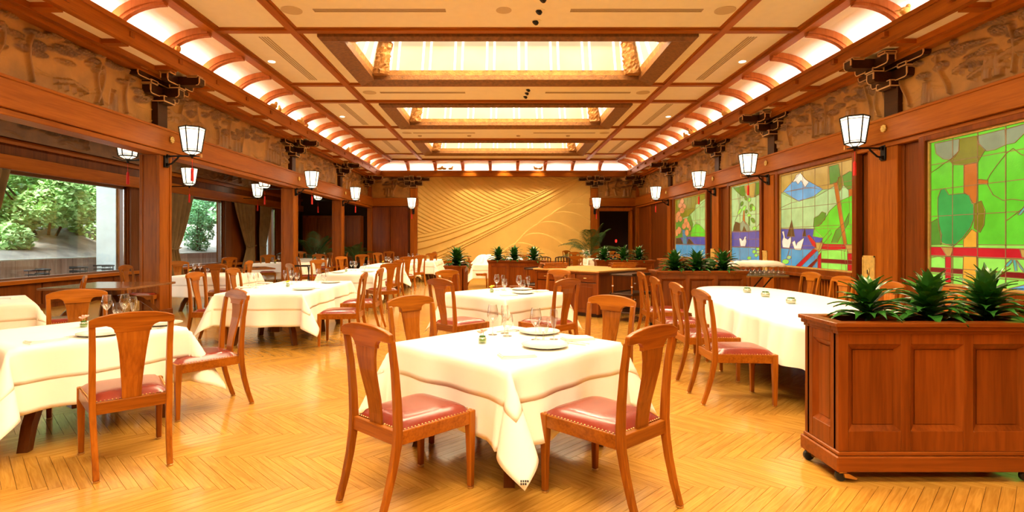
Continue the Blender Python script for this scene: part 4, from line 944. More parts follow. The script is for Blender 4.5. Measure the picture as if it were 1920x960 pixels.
# ------------------------------------------------------------------ lanterns
def lantern(arm=0.50, plate=True):
    """wall lantern; local +x points away from the wall, lamp at x = arm"""
    t = bpy.data.objects.new('wall_lantern', None); link(t); z0, z1 = 3.06, 3.50
    if plate:
        MB().box(0, 0.035, -0.055, 0.055, 2.77, 3.03).build('wall_plate', M['iron'], t, bevel=0.006)
        MB().tube([(0.03, 0, 2.98), (arm-0.02, 0, 2.985)], 0.016, 8).tube([(0.03, 0, 2.82), (0.12, 0, 2.84), (0.22, 0, 2.93), (0.26, 0, 2.98)], 0.016, 8).box(0.02, 0.07, -0.03, 0.03, 2.95, 3.01).box(0.02, 0.07, -0.03, 0.03, 2.79, 2.85).build('arm', M['iron'], t)
        MB().tube([(arm, 0, 2.985), (arm+0.16, 0, 2.97)], [0.016, 0.006], 8).build('arm_tip', M['iron'], t)
        MB().box(arm+0.15, arm+0.175, -0.02, 0.02, 2.955, 3.015).build('gold_finial', M['brass'], t)
    else:
        MB().tube([(arm, 0, 3.02), (arm, 0, 2.93)], 0.02, 8).tube([(arm-0.22, -0.1, 3.04), (arm-0.1, 0, 2.98), (arm, 0, 3.0), (arm+0.1, 0, 2.98), (arm+0.22, 0.1, 3.04)], 0.009, 6).tube([(0, 0, 2.98), (arm, 0, 2.985)], 0.014, 8).build('arm', M['iron'], t)
    R1, R0 = 0.215, 0.150
    def c(r, k, z): a = PI/6+PI/3*k; a = PI/3*k+PI/2; return (arm+r*math.cos(a), r*math.sin(a), z)
    pv = MB().loft([[c(R0-0.008, k, z0) for k in range(6)], [c(R1-0.008, k, z1) for k in range(6)]], cap=True)
    for k in range(6):
        a, b = c(R0-0.006, k, z0), c(R0-0.006, k+1, z0); d, e = c(R1-0.006, k+1, z1), c(R1-0.006, k, z1)
        MB().add([a, b, d, e], [(0, 1, 2, 3)]).build('glass_pane', M['lampglass'], t, fix=False)
    fr = MB()
    for k in range(6):
        fr.tube([c(R0, k, z0), c(R1, k, z1)], 0.011, 5)
        for s, r in ((0, 0.013), (0.08, 0.005), (0.9, 0.005), (1, 0.012)):
            rr = R0+(R1-R0)*s; z = z0+(z1-z0)*s; fr.tube([c(rr, k, z), c(rr, k+1, z)], r, 5)
        fr.tube([c(R0, k, z0), c(0.05, k, z0-0.055)], 0.006, 5)
    fr.lathe([(0.05, 2.995), (0.055, 3.01), (0.02, 2.96), (0.005, 2.93)], 8, (arm, 0, 0))
    fr.build('lantern_frame', M['iron'], t)
    MB().loft([[c(0.05, k, z0-0.05) for k in range(6)], [c(R0-0.01, k, z0-0.005) for k in range(6)]]).build('lower_glass', M['lampglass'], t)
    MB().tube([(arm, 0, 2.93), (arm, 0, 2.76)], 0.004, 5).lathe([(0.012, 2.76), (0.024, 2.73), (0.024, 2.70), (0.027, 2.55), (0.026, 2.52), (0.0, 2.52)], 12, (arm, 0, 0)).build('tassel', M['red'], t)
    return t
la = lantern(); lbk = lantern(0.62, False)
L1 = [(XL(6.32), POSTL[1], 0, 'wall lantern with red tassel on the nearest left post, facing the room'), (XL(6.32), POSTL[2], 0, 'wall lantern on the second left post, facing the room'), (XL(6.32), POSTL[3], 0, 'wall lantern on the third left post, facing the room'),
      (XR(6.34), 9.22, PI, 'large wall lantern with red tassel on the nearest right pilaster'), (XR(6.34), 13.2, PI, 'wall lantern on the pilaster between mountain and swan windows'), (XR(6.34), 16.5, PI, 'wall lantern on the pilaster between swan and orange tree windows'),
      (XR(6.34), 21.1, PI, 'wall lantern beyond the orange tree window'), (XC-4.3, FY-0.2, -PI/2, 'wall lantern left of the sand coloured relief wall'), (XC+4.32, FY-0.2, -PI/2, 'wall lantern right of the sand coloured relief wall')]
for i, (x, y, r, lb) in enumerate(L1):
    o = la if i == 0 else copy_tree(la); o.location = (x, y, 0); o.rotation_euler = (0, 0, r); tag(o, lb, 'lantern', 'hexagonal wall lanterns')
    if abs(r+PI/2) < 0.1: o.location.z = -0.08
L2 = [(XL(6.66), POSTL[1]+0.4, PI, -0.02, 'alcove lantern behind the nearest left post, top hidden by the beam'), (XL(6.66), POSTL[2]+0.1, PI, 0, 'alcove lantern behind the second left post'), (XL(6.66), POSTL[3], PI, 0, 'alcove lantern behind the third left post'),
      (WX+0.02, 15.7, 0, 0, 'alcove lantern on the outer wall above the first curtain'), (WX+0.02, 20.1, 0, 0, 'alcove lantern on the outer wall left of the farthest curtain')]
for i, (x, y, r, dz, lb) in enumerate(L2):
    o = lbk if i == 0 else copy_tree(lbk); o.location = (x, y, dz); o.rotation_euler = (0, 0, r); tag(o, lb, 'lantern', 'alcove lanterns')

# ------------------------------------------------------------------ garden outside
gd = MB()
rng = random.Random(9)
nx, ny = 40, 50
def gz(x, y):
    d = -11.0-x
    return 0.92+max(0, d)*0.30+0.25*math.sin(x*1.3+y*0.7)*min(1, max(0, d)/2)+0.12*math.sin(x*3.1-y*2.3)*min(1, max(0, d)/2)
gd.grid(nx, ny, lambda u, v: (-11.0-17*u, 2+40*v, gz(-11.0-17*u, 2+40*v)))
o = gd.build('garden_slope', M['ground'], smooth=True, fix=False); struct(o)
struct(MB().box(-11.0, WX-0.25, 0, 40, -0.1, -0.02).build('terrace', M['conc']))
fc = thing('garden_board_wall', 'low reddish brown board wall along the garden bed outside', 'fence', (-11.0, 0, 0))
bmesh_ = MB().box(-0.02, 0.02, -0.088, 0.088, 0, 0.97).mesh('board', M['fence'])
for k in range(120): part('board', bmesh_, fc, (rng.uniform(-0.005, 0.005), 6+0.184*k, 0))
MB().box(-0.05, 0.06, 5.9, 28.2, 0.97, 1.0).build('cap', M['conc'], fc)
for y, lb in ((14.72, 'pale concrete pillar outside at the right edge of the nearest garden window'), (24.2, 'pale concrete pillar outside the farthest narrow garden window')):
    tag(MB().box(-10.78, -10.25, y-0.18, y+0.18, -0.05, 5).build('concrete_pillar', M['conc'], bevel=0.01), lb, 'pillar', 'terrace pillars')
def foliage(mb, c, r, n, size, seed, flat=0.75, zmin=None):
    q = random.Random(seed)
    for _ in range(n):
        a, b = q.uniform(0, 2*PI), math.acos(q.uniform(-1, 1)); rr = q.uniform(0.45, 1)**0.5
        p = Vector((c[0]+r[0]*rr*math.sin(b)*math.cos(a), c[1]+r[1]*rr*math.sin(b)*math.sin(a), c[2]+r[2]*rr*math.cos(b)*flat/0.75))
        d = Vector((q.gauss(0, 1), q.gauss(0, 1), q.gauss(0, 0.5))).normalized(); e = d.cross(Vector((q.gauss(0, 1), q.gauss(0, 1), q.gauss(0, 1)))).normalized()
        s = size*q.uniform(0.6, 1.4)
        mb.add([p-d*s, p+e*s*0.45, p+d*s, p-e*s*0.45], [(0, 1, 2, 3)])
def bush(name, base, blobs, mat, size, lb, cat, seed, trunk=True):
    t = thing(name, lb, cat, base)
    m = MB()
    for i, (dx, dy, dz, r, n) in enumerate(blobs): foliage(m, (dx, dy, dz), (r, r, r*0.8), n, size, seed+i)
    f = m.build('foliage', M[mat], t, fix=False); f['kind'] = 'stuff'
    tr = MB(); q = random.Random(seed)
    for dx, dy, dz, r, n in blobs[:7]: tr.tube([(0, 0, -0.1), (dx*0.4+q.uniform(-.1,.1), dy*0.4, dz*0.5), (dx, dy, dz)], [0.05, 0.03, 0.012], 6)
    tr.build('trunk', M['bark'], t)
q = random.Random(3)
bush('maple_tree', (-13.0, 15.6, gz(-13.0, 15.6)-0.4), [(q.uniform(-1.4, 1.2), q.uniform(-2.6, 1.5), q.uniform(-0.1, 3.0), q.uniform(0.45, 0.8), 1100) for _ in range(34)], 'leafpale', 0.075, 'pale green maple filling the left part of the nearest garden window', 'tree', 100)
bush('garden_bush', (-15.7, 19.6, gz(-15.7, 19.6)-0.3), [(q.uniform(-1.2, 1.2), q.uniform(-1.7, 1.7), q.uniform(0.4, 1.7), q.uniform(0.5, 0.9), 1100) for _ in range(16)], 'leafmid', 0.09, 'mid green bush high on the slope behind the pale maple', 'bush', 200)
bush('garden_bush', (-19, 17, gz(-19, 17)), [(q.uniform(-1.5, 1.5), q.uniform(-5, 9), q.uniform(0.2, 3.0), q.uniform(0.9, 1.5), 1300) for _ in range(34)], 'leafmid', 0.13, 'dense green hedge along the top of the garden slope', 'bush', 300)
bush('garden_bush', (-17.5, 32, gz(-17.5, 32)), [(q.uniform(-3, 2.5), q.uniform(-4, 4), q.uniform(0.2, 3.4), q.uniform(0.9, 1.5), 800) for _ in range(20)], 'leafmid', 0.12, 'distant green shrubs seen through the second garden window', 'bush', 400)
bush('garden_shrub', (-11.6, 20.8, 0.95), [(q.uniform(-0.35, 0.35), q.uniform(-0.4, 0.4), q.uniform(0.3, 1.9), q.uniform(0.3, 0.45), 420) for _ in range(12)], 'leafmid', 0.045, 'rounded evergreen shrub in the second garden window', 'shrub', 500)
bush('garden_shrub', (-12.0, 19.0, 1.0), [(q.uniform(-0.3, 0.3), q.uniform(-1.0, 1.0), q.uniform(0.0, 0.25), 0.3, 300) for _ in range(5)], 'leafpale', 0.05, 'low bright green ground shrub among the garden rocks', 'shrub', 600)
def rock(c, r, seed, lb):
    q = random.Random(seed); bm = bmesh.new(); bmesh.ops.create_icosphere(bm, subdivisions=3, radius=1)
    ph = [q.uniform(0, 6) for _ in range(6)]
    for v in bm.verts:
        n = 1+0.16*math.sin(v.co.x*4+ph[0])+0.14*math.sin(v.co.y*5+ph[1])+0.12*math.sin(v.co.z*6+ph[2])
        v.co = Vector((v.co.x*r[0], v.co.y*r[1], v.co.z*r[2]))*n
    me = bpy.data.meshes.new('rock'); bm.to_mesh(me); bm.free(); me.materials.append(M['rock'])
    tag(part('rock', me, None, c), lb, 'rock', 'garden rocks')
rock((-12.2, 19.6, 1.15), (0.45, 0.6, 0.28), 1, 'long low grey rock just above the board wall in the second window')
rock((-13.2, 20.6, 1.7), (0.5, 0.5, 0.6), 2, 'upright grey rock in the second garden window')
rock((-13.9, 22.5, 2.2), (0.6, 0.5, 0.4), 3, 'pale rock higher on the slope in the second garden window')
rock((-12.6, 22.6, 1.3), (0.5, 0.5, 0.35), 4, 'small rock right of the evergreen shrub')
rock((-15.0, 23.8, 2.7), (0.7, 0.6, 0.5), 5, 'topmost grey rock in the second garden window')
def patio_chair():
    t = bpy.data.objects.new('patio_chair', None); link(t)
    arc = [(0.27*math.cos(a), 0.27*math.sin(a)) for a in [PI*(-0.1+1.2*k/14) for k in range(15)]]
    m = MB(); m.tube([(x, y, 0.80) for x, y in arc], 0.02, 6); m.tube([(x*0.95, y*0.95, 0.71) for x, y in arc], 0.016, 6)
    m.build('backrest', M['iron'], t)
    sp = MB().tube([(0, 0, 0.45), (0, 0, 0.80)], 0.006, 5).mesh('spindle', M['iron'])
    for x, y in arc[1::2]: part('spindle', sp, t, (x*0.96, y*0.96, 0))
    MB().lathe([(0.0, 0.43), (0.24, 0.43), (0.25, 0.45), (0.0, 0.455)], 20).build('seat', M['iron'], t)
    lg = MB().tube([(0.16, 0, 0.44), (0.22, 0, 0)], 0.012, 6).mesh('leg', M['iron'])
    for k in range(4): part('leg', lg, t, rot=(0, 0, PI/4+k*PI/2))
    return t
pc = patio_chair()
for i, (y, lb) in enumerate(((12.0, 'dark metal patio chair outside, nearest round back above the sill'), (13.1, 'dark metal patio chair outside, middle round back above the sill'), (14.0, 'dark metal patio chair outside by the concrete pillar'))):
    o = pc if i == 0 else copy_tree(pc); o.location = (-10.25, y, -0.02); o.rotation_euler = (0, 0, -1.2+0.3*i); tag(o, lb, 'chair', 'patio chairs')

# ------------------------------------------------------------------ chairs (local +x is the way the sitter faces)
def make_chair():
    t = bpy.data.objects.new('dining_chair', None); t.empty_display_size = 0.1; link(t)
    CW, CH = M['chair'], M['chair_h']
    cap = MB().lathe([(0.017, 0), (0.02, 0.004), (0.02, 0.010), (0.014, 0.013)], 12).mesh('foot_glide', M['brass'])
    for s in (-1, 1):
        l = MB().rect_sweep([(0.243, s*0.222, 0.012, 0.0155, 0.0155), (0.243, s*0.222, 0.20, 0.019, 0.019), (0.24, s*0.222, 0.37, 0.023, 0.023), (0.24, s*0.222, 0.448, 0.023, 0.023)]).build('leg', CW, t, bevel=0.0035)
        part('foot_glide', cap, l, (0.243, s*0.222, 0))
        l = MB().rect_sweep([(-0.355, s*0.188, 0.012, 0.0165, 0.0165), (-0.318, s*0.190, 0.12, 0.018, 0.0165), (-0.284, s*0.194, 0.25, 0.020, 0.017), (-0.262, s*0.198, 0.37, 0.022, 0.018), (-0.256, s*0.200, 0.46, 0.022, 0.018),
                             (-0.262, s*0.200, 0.60, 0.020, 0.0175), (-0.276, s*0.200, 0.76, 0.017, 0.017), (-0.300, s*0.203, 0.915, 0.015, 0.0165)]).build('leg', CW, t, bevel=0.0035)
        part('foot_glide', cap, l, (-0.355, s*0.188, 0))
    fr = MB()
    fr.box(0.222, 0.255, -0.205, 0.205, 0.372, 0.444).box(-0.27, -0.24, -0.185, 0.185, 0.372, 0.444)
    for s in (-1, 1):
        y0, y1 = s*0.186, s*0.210
        fr.loft([[(-0.245, y0, 0.372), (-0.245, y0+s*0.026, 0.372), (-0.245, y0+s*0.026, 0.444), (-0.245, y0, 0.444)], [(0.225, y1, 0.372), (0.225, y1+s*0.028, 0.372), (0.225, y1+s*0.028, 0.444), (0.225, y1, 0.444)]])
    fr.build('seat_frame', CH, t, bevel=0.003)
    # cushion
    N = 15
    def cf(u, v):
        a, b = 2*u-1, 2*v-1
        x = 0.008+0.243*a; w = 0.196+(a+1)/2*0.032
        e = (1-abs(a)**5)*(1-abs(b)**5)
        return (x, w*b, 0.444+0.046*max(0, e)**0.45)
    MB().grid(N, N, cf).build('seat', M['leather'], t, smooth=True, fix=False)
    nm = MB()
    def nail(x, y): nm.lathe([(0.0048, -0.001), (0.004, 0.003), (0.0008, 0.0045)], 6, (x, y, 0.447))
    n = 22
    for k in range(n+1):
        s = k/n; x = -0.235+0.486*s; w = 0.198+0.032*s
        nail(x, w); nail(x, -w)
    for k in range(1, 20):
        nail(0.253, -0.228+0.456*k/20); nail(-0.236, -0.196+0.392*k/20)
    o = nm.build('nail_trim', M['brass'], t, fix=False); o['kind'] = 'stuff'
    # crest rail
    pts = [(-0.2405, 0.905), (-0.241, 0.943)]
    for k in range(13):
        y = -0.235+0.47*k/12; pts.append((y, 0.956+0.030*(1-(y/0.235)**2)-(0.006 if k in (0, 12) else 0)))
    pts += [(0.241, 0.943), (0.2405, 0.905), (0.205, 0.905), (0.15, 0.909), (0.112, 0.900), (0.097, 0.882), (0.094, 0.862), (-0.094, 0.862), (-0.097, 0.882), (-0.112, 0.900), (-0.15, 0.909), (-0.205, 0.905)]
    def cr(a, b, d): return (-0.303-(b-0.90)*0.16+d+0.018*(1-(a/0.24)**2)*-0.6, a, b)
    m = MB(); nP = len(pts)
    pts = [(a*(0.915 if abs(a) > 0.13 else 1), b) for a, b in pts]
    vs = [cr(a, b, -0.014) for a, b in pts]+[cr(a, b, 0.014) for a, b in pts]
    m.add(vs, [tuple(range(nP-1, -1, -1)), tuple(range(nP, 2*nP))]+[(i, (i+1) % nP, nP+(i+1) % nP, nP+i) for i in range(nP)])
    m.build('crest_rail', CH, t, bevel=0.003)
    # splat
    prof = [(0.440, 0.052, -0.246), (0.50, 0.053, -0.250), (0.58, 0.058, -0.262), (0.66, 0.064, -0.282), (0.74, 0.071, -0.300), (0.81, 0.080, -0.309), (0.866, 0.090, -0.311)]
    MB().loft([[(x-0.008, -w, z), (x+0.008, -w, z), (x+0.008, w, z), (x-0.008, w, z)] for z, w, x in prof]).build('splat', CW, t, bevel=0.002)
    # carved emblem on the front of the crest rail
    em = MB(); c = (-0.3055, 0, 0.925)
    for r in (0.026, 0.020):
        em.tube([(c[0]-0.16*r*math.sin(a), r*math.cos(a), c[2]+r*math.sin(a)) for a in [2*PI*k/18 for k in range(19)]], 0.0018, 4)
    em.tube([(c[0], -0.014, c[2]-0.004), (c[0], -0.005, c[2]+0.006), (c[0], 0.005, c[2]+0.006), (c[0], 0.014, c[2]-0.004)], 0.0022, 4)
    em.tube([(c[0], -0.010, c[2]-0.009), (c[0], 0.0, c[2]-0.003), (c[0], 0.010, c[2]-0.009)], 0.0022, 4)
    em.build('carved_emblem', M['tableleg'], t, fix=False)
    return t
ch0 = make_chair(); used = [False]
GRP = 'red leather dining chairs'
def chair(x, y, deg, lb, group=GRP):
    o = ch0 if not used[0] else copy_tree(ch0); used[0] = True
    o.location = (x, y, 0); o.rotation_euler = (0, 0, math.radians(deg)); tag(o, lb, 'chair', group); return o
def chair_rail(u, v, deg, lb, group=GRP):
    """place by where the middle of the crest rail stands in the picture"""
    d = F*(CAMZ-0.983)/(v-HY); x = (u-UX)*d/F; a = math.radians(deg)
    return chair(x+0.30*math.cos(a), d+0.30*math.sin(a), deg, lb, group)

# ------------------------------------------------------------------ tables and cloths
ZT = 0.705
def table(cx, cy, sx, sy, deg, lb, group='cloth covered dining tables', top='tableleg', h=ZT, legs='arch'):
    t = thing('dining_table', lb, 'table', (cx, cy, 0), math.radians(deg), group)
    MB().box(-sx/2, sx/2, -sy/2, sy/2, h-0.035, h).build('table_top', M[top], t, bevel=0.006)
    n = 1 if max(sx, sy) < 1.6 else 2
    for k in range(n):
        oy = 0 if n == 1 else (k-0.5)*sy*0.5
        MB().box(-0.06, 0.06, oy-0.06, oy+0.06, 0.12, h-0.035).build('pedestal', M['tableleg'], t, bevel=0.006)
        R = 0.46*min(sx, sy)*1.32 if n == 1 else 0.62
        for q in range(4):
            a = PI/4+q*PI/2; ca, sa = math.cos(a), math.sin(a)
            pts = [(0.03, 0.50), (0.16, 0.53), (0.32, 0.46), (0.45, 0.32), (0.54, 0.16), (0.585, 0.0)]; rings = []
            for i, (r, z) in enumerate(pts):
                r = r*R/0.62; w = 0.032; th = 0.035 if i < 5 else 0.03
                i0, i1 = max(i-1, 0), min(i+1, len(pts)-1); dr, dz = pts[i1][0]-pts[i0][0], pts[i1][1]-pts[i0][1]; L = math.hypot(dr, dz); nr, nz = -dz/L, dr/L
                if i == len(pts)-1: nr, nz = 1, 0
                rings.append([(ca*(r+nr*th)-sa*w, oy+sa*(r+nr*th)+ca*w, z+nz*th), (ca*(r+nr*th)+sa*w, oy+sa*(r+nr*th)-ca*w, z+nz*th), (ca*(r-nr*th)+sa*w, oy+sa*(r-nr*th)-ca*w, z-nz*th), (ca*(r-nr*th)-sa*w, oy+sa*(r-nr*th)+ca*w, z-nz*th)])
            MB().loft(rings).build('leg', M['tableleg'], t)
    return t
def cloth(cx, cy, sx, sy, deg, drop, z, lb, seed, name='tablecloth', group='white square tablecloths', drops=None, eps=0.004, step=0.03, lean=0.12, wave=1.0):
    q = random.Random(seed); a, b = sx/2+eps, sy/2+eps; ph = [q.uniform(0, 6.28) for _ in range(8)]
    D = drops or (drop, drop, drop, drop)          # +x, -x, +y, -y
    def axis(h, dm, dp):
        inner = max(3, int(2*h/0.07)); s = [-h-dm*(1-k/max(2, int(dm/step))) for k in range(max(2, int(dm/step)))]
        s += [-h+2*h*k/inner for k in range(inner+1)]; n = max(2, int(dp/step)); s += [h+dp*(k+1)/n for k in range(n)]; return s
    S, Tt = axis(a, D[1], D[0]), axis(b, D[3], D[2])
    vs = []
    for tt in Tt:
        for ss in S:
            ex, ey = max(abs(ss)-a, 0), max(abs(tt)-b, 0); sxn, syn = (1 if ss > 0 else -1), (1 if tt > 0 else -1)
            rnd = 0.012
            if ex == 0 and ey == 0:
                p = (ss, tt, z)
            elif ey == 0:
                fl = 0.10*ex+wave*(0.035*math.sin(tt*7+ph[0]+sxn)*ex/0.4+0.02*math.sin(tt*17+ph[1])*ex/0.4+0.010*math.exp(-(b-abs(tt))*8)*ex/0.3)
                p = (sxn*(a+rnd*min(1, ex/0.02)+fl), tt, z-max(0, ex-0.006))
            elif ex == 0:
                fl = 0.10*ey+wave*(0.035*math.sin(ss*7+ph[2]+syn)*ey/0.4+0.02*math.sin(ss*17+ph[3])*ey/0.4+0.010*math.exp(-(a-abs(ss))*8)*ey/0.3)
                p = (ss, syn*(b+rnd*min(1, ey/0.02)+fl), z-max(0, ey-0.006))
            else:
                r = math.hypot(ex, ey); th = math.atan2(ey, ex); k = math.sin(2*th); w = r*(0.34*k+0.10)
                lat = r*0.30*(th-PI/4)*(1-k)*0+lean*r*k*(1 if (sxn*syn) > 0 else -1)
                fold = 0.22*r*math.sin(4*th)*0.5
                ox = rnd+w*math.cos(th*0.999)*1.0+fold*math.sin(th)-lat*0.7; oy = rnd+w*math.sin(th)-fold*math.cos(th)+lat*0.7
                zz = math.sqrt(max(r*r-(ox-rnd)**2-(oy-rnd)**2, 0.2*r*r))
                p = (sxn*(a+ox), syn*(b+oy), z-zz)
            vs.append(p)
    n = len(S); fs = [(j*n+i, j*n+i+1, (j+1)*n+i+1, (j+1)*n+i) for j in range(len(Tt)-1) for i in range(n-1)]
    m = MB().add(vs, fs); me = m.mesh(name, M['cloth'], smooth=True, fix=False)
    o = bpy.data.objects.new(name, me); link(o); o.location = (cx, cy, 0); o.rotation_euler = (0, 0, math.radians(deg))
    sol = o.modifiers.new('thickness', 'SOLIDIFY'); sol.thickness = 0.0014; sol.offset = -1
    tag(o, lb, 'tablecloth', group); return o
def set_table(cx, cy, sx, sy, deg, where, seed, under=0.43, over=0.20, overs=None, lean=0.12):
    table(cx, cy, sx, sy, deg, 'dark arched-leg dining table under cloths, '+where)
    cloth(cx, cy, sx, sy, deg, under, ZT+0.006, 'white undercloth hanging low, '+where, seed, 'undercloth', 'long white undercloths', lean=lean)
    return cloth(cx, cy, sx, sy, deg, over, ZT+0.010, 'white top cloth with short hem, '+where, seed, 'tablecloth', 'white square tablecloths', drops=overs, eps=0.005, lean=lean)
ZC2 = ZT+0.0105
set_table(0.045, 3.80, 1.10, 1.10, 45, 'front centre table nearest the camera', 1, overs=(0.27, 0.20, 0.20, 0.20))
set_table(0.045, 7.48, 1.13, 1.13, 45, 'centre table directly behind the front one', 2)
set_table(-3.33, 4.30, 1.10, 1.10, 56, 'front left table cut by the frame', 3, overs=(0.2, 0.24, 0.2, 0.24))
set_table(-3.22, 8.42, 1.15, 2.35, 0, 'long table in the left aisle nearest the camera', 4, overs=(0.22, 0.22, 0.2, 0.22))
set_table(-5.98, 11.5, 1.25, 1.2, 0, 'table right behind the nearest left post', 5, under=0.42)
set_table(-6.19, 6.25, 1.2, 1.2, 45, 'small visible corner table at the left edge', 6)
set_table(-7.0, 17.6, 1.5, 1.2, 0, 'alcove table left of the second post', 7, under=0.5, over=0.3)
set_table(-3.30, 12.7, 1.15, 2.3, 0, 'second long table in the left aisle', 8)
set_table(-3.30, 16.2, 1.15, 2.3, 0, 'third long table in the left aisle', 9)
set_table(-2.95, 20.0, 1.25, 2.6, 0, 'farthest long table in the left aisle', 10)
set_table(-7.35, 21.6, 1.25, 1.2, 0, 'alcove table seen between second and third posts', 11)
set_table(0.1, 17.0, 1.9, 1.2, 0, 'table behind the centre planter', 12)
set_table(4.1, 21.6, 1.5, 1.2, 0, 'far table before the big palm', 13)
table(-6.22, 8.72, 1.30, 1.30, 2, 'bare wooden table with glossy top beside the nearest left post', 'bare tables', 'tabletop', 0.72)
table(-6.58, 14.2, 1.10, 1.10, 36, 'bare wooden table by the second alcove window', 'bare tables', 'tabletop', 0.72)

# long oval banquet table on the right
OX, OY, OA = 3.30, 6.22, math.radians(-6)
ot = thing('banquet_table', 'long oval banquet table under a white cloth on the right', 'table', (OX, OY, 0), OA)
def oval(a, b, n, e=2.7):
    out = []
    for k in range(n):
        t = 2*PI*k/n; c, s = math.cos(t), math.sin(t)
        out.append((a*math.copysign(abs(c)**(2/e), c), b*math.copysign(abs(s)**(2/e), s)))
    return out
MB().prism(oval(0.76, 2.38, 48), lambda a, b, d: (a, b, d), ZT-0.03, ZT).build('table_top', M['tableleg'], ot)
for x in (-0.35, 0.35):
    for y in (-1.7, 0, 1.7): MB().rect_sweep([(x*1.25, y, 0, 0.03, 0.05), (x, y, ZT-0.03, 0.05, 0.05)]).build('leg', M['tableleg'], ot)
def oval_cloth():
    n = 420; base = oval(0.775, 2.40, n); per = [0]
    for i in range(n): per.append(per[-1]+math.hypot(base[(i+1) % n][0]-base[i][0], base[(i+1) % n][1]-base[i][1]))
    vs = [(0, 0, ZT+0.006)]; rows = []
    for f in (0.4, 0.8, 0.97, 1.0): rows.append([(x*f, y*f, ZT+0.006-(0.004 if f == 1 else 0)) for x, y in base])
    for k in range(1, 15):
        d = 0.36*k/14; row = []
        for i, (x, y) in enumerate(base):
            nx, ny = x/0.775**2, y/2.4**2; px, py = x, y
            tx, ty = base[(i+1) % n][0]-base[i-1][0], base[(i+1) % n][1]-base[i-1][1]; L = math.hypot(tx, ty) or 1; nx, ny = ty/L, -tx/L
            s = per[i]; g = (d/0.36)**0.8
            fold = 0.038*math.sin(s*12+2.2*math.sin(s*2.3))+0.022*math.sin(s*27+3*math.sin(s*1.1))
            o = 0.012+0.05*d+g*(fold+0.02); row.append((px+nx*o, py+ny*o, ZT+0.004-d-0.01*math.sin(s*5)*g))
        rows.append(row)
    for r in rows: vs += r
    fs = [(0, 1+i, 1+(i+1) % n) for i in range(n)]
    for j in range(len(rows)-1):
        for i in range(n): fs.append((1+j*n+i, 1+(j+1)*n+i, 1+(j+1)*n+(i+1) % n, 1+j*n+(i+1) % n))
    me = MB().add(vs, fs).mesh('tablecloth', M['cloth'], smooth=True)
    o = bpy.data.objects.new('tablecloth', me); link(o); o.location = (OX, OY, 0); o.rotation_euler = (0, 0, OA)
    tag(o, 'long white cloth with vertical folds on the oval banquet table', 'tablecloth')
oval_cloth()

# ---- chairs
chair(-0.505, 3.115, 48, 'front chair left of the nearest table, back to the camera')
chair(0.575, 3.055, 131.5, 'front chair right of the nearest table, back to the camera')
chair(-0.50, 4.13, 315, 'chair with carved emblem at the far left side of the nearest table')
chair(0.66, 4.15, 225, 'chair with carved emblem at the far right side of the nearest table')
chair(-0.50, 6.56, 47, 'chair left of the second centre table, back to the camera')
chair(0.56, 6.56, 133, 'chair right of the second centre table, back to the camera')
chair(-0.60, 8.05, 315, 'chair at the far left side of the second centre table')
chair(0.66, 8.12, 225, 'chair at the far right side of the second centre table')
chair(-2.47, 3.60, 131, 'large chair at the front left table seen squarely from behind')
chair(-3.60, 4.68, 312, 'chair with carved emblem on the window side of the front left table')
chair(-2.55, 4.62, 229, 'chair seen from the side at the far right of the front left table')
chair(-5.44, 6.62, 220, 'chair facing the table at the left edge, seen edge-on')
chair(-6.50, 9.95, 8, 'chair behind the bare table, next to the nearest left post')
chair(-3.98, 7.66, 0, 'nearest chair on the window side of the first long aisle table')
chair(-4.03, 8.84, 0, 'second chair on the window side of the first long aisle table')
chair_rail(404, 495, 90, 'chair in front of the table behind the nearest left post, back to the camera')
chair_rail(333, 489.5, 310, 'chair at the far left of the table behind the nearest left post')
chair_rail(466, 488.6, 185, 'chair on the right side of the table behind the nearest left post')
chair_rail(430, 482, 150, 'dark looking chair edge-on beside the bare alcove table')
chair_rail(502, 477.5, 292, 'chair with wide back behind the alcove table by the far curtain')
chair(-2.20, 7.52, 184, 'nearest chair on the room side of the first long aisle table')
chair(-2.24, 8.72, 180, 'second chair on the room side of the first long aisle table')
chair_rail(732, 493.5, 130, 'chair turned away at the near end of the second long aisle table')
chair_rail(747, 487, 155, 'chair on the room side of the second long aisle table')
chair_rail(764, 481, 112, 'chair with back to camera beside the third long aisle table')
chair_rail(787, 478.2, 135, 'chair with all legs visible beside the farthest aisle table')
chair_rail(809, 474.5, 120, 'chair with back to camera near the sand coloured wall, in front of its twin')
chair_rail(814, 471.8, 165, 'chair half hidden behind its twin near the sand coloured wall')
chair_rail(544.5, 494, 40, 'brown backed chair just in front of the second left post')
chair_rail(597, 486.5, 325, 'chair with emblem at the window side of the second long aisle table')
chair_rail(559, 481.5, 30, 'chair half hidden at the right edge of the second left post')
chair_rail(565, 471.5, 320, 'small far chair in the alcove right of the second post')
chair_rail(598, 476, 90, 'small dark backed chair in front of the far alcove table')
chair_rail(618, 473.5, 225, 'chair cut by the third left post at the far alcove table')
chair_rail(640, 480.5, 330, 'brown chair just right of the third left post')
chair_rail(650.5, 472.5, 200, 'narrow sliver of a chair behind the brown one by the third post')
chair_rail(679, 476.8, 278, 'chair with emblem facing the camera behind the second aisle table')
chair_rail(708, 473.6, 320, 'dark narrow chair left of the far facing chair')
chair_rail(729, 471.2, 275, 'farthest chair facing the camera before the boarded far wall')
chair(2.10, 4.90, -1, 'nearest chair on the left side of the oval banquet table')
chair(2.14, 5.72, -1, 'second chair on the left side of the oval banquet table')
chair(2.17, 6.62, -2, 'third chair on the left side of the oval banquet table')
chair(2.28, 7.70, -2, 'farthest chair on the left side of the oval banquet table')
chair_rail(1519.5, 510, 182, 'farthest chair on the window side of the oval banquet table')
chair_rail(1580, 517.8, 182, 'second farthest chair on the window side, left of the planter leaves')
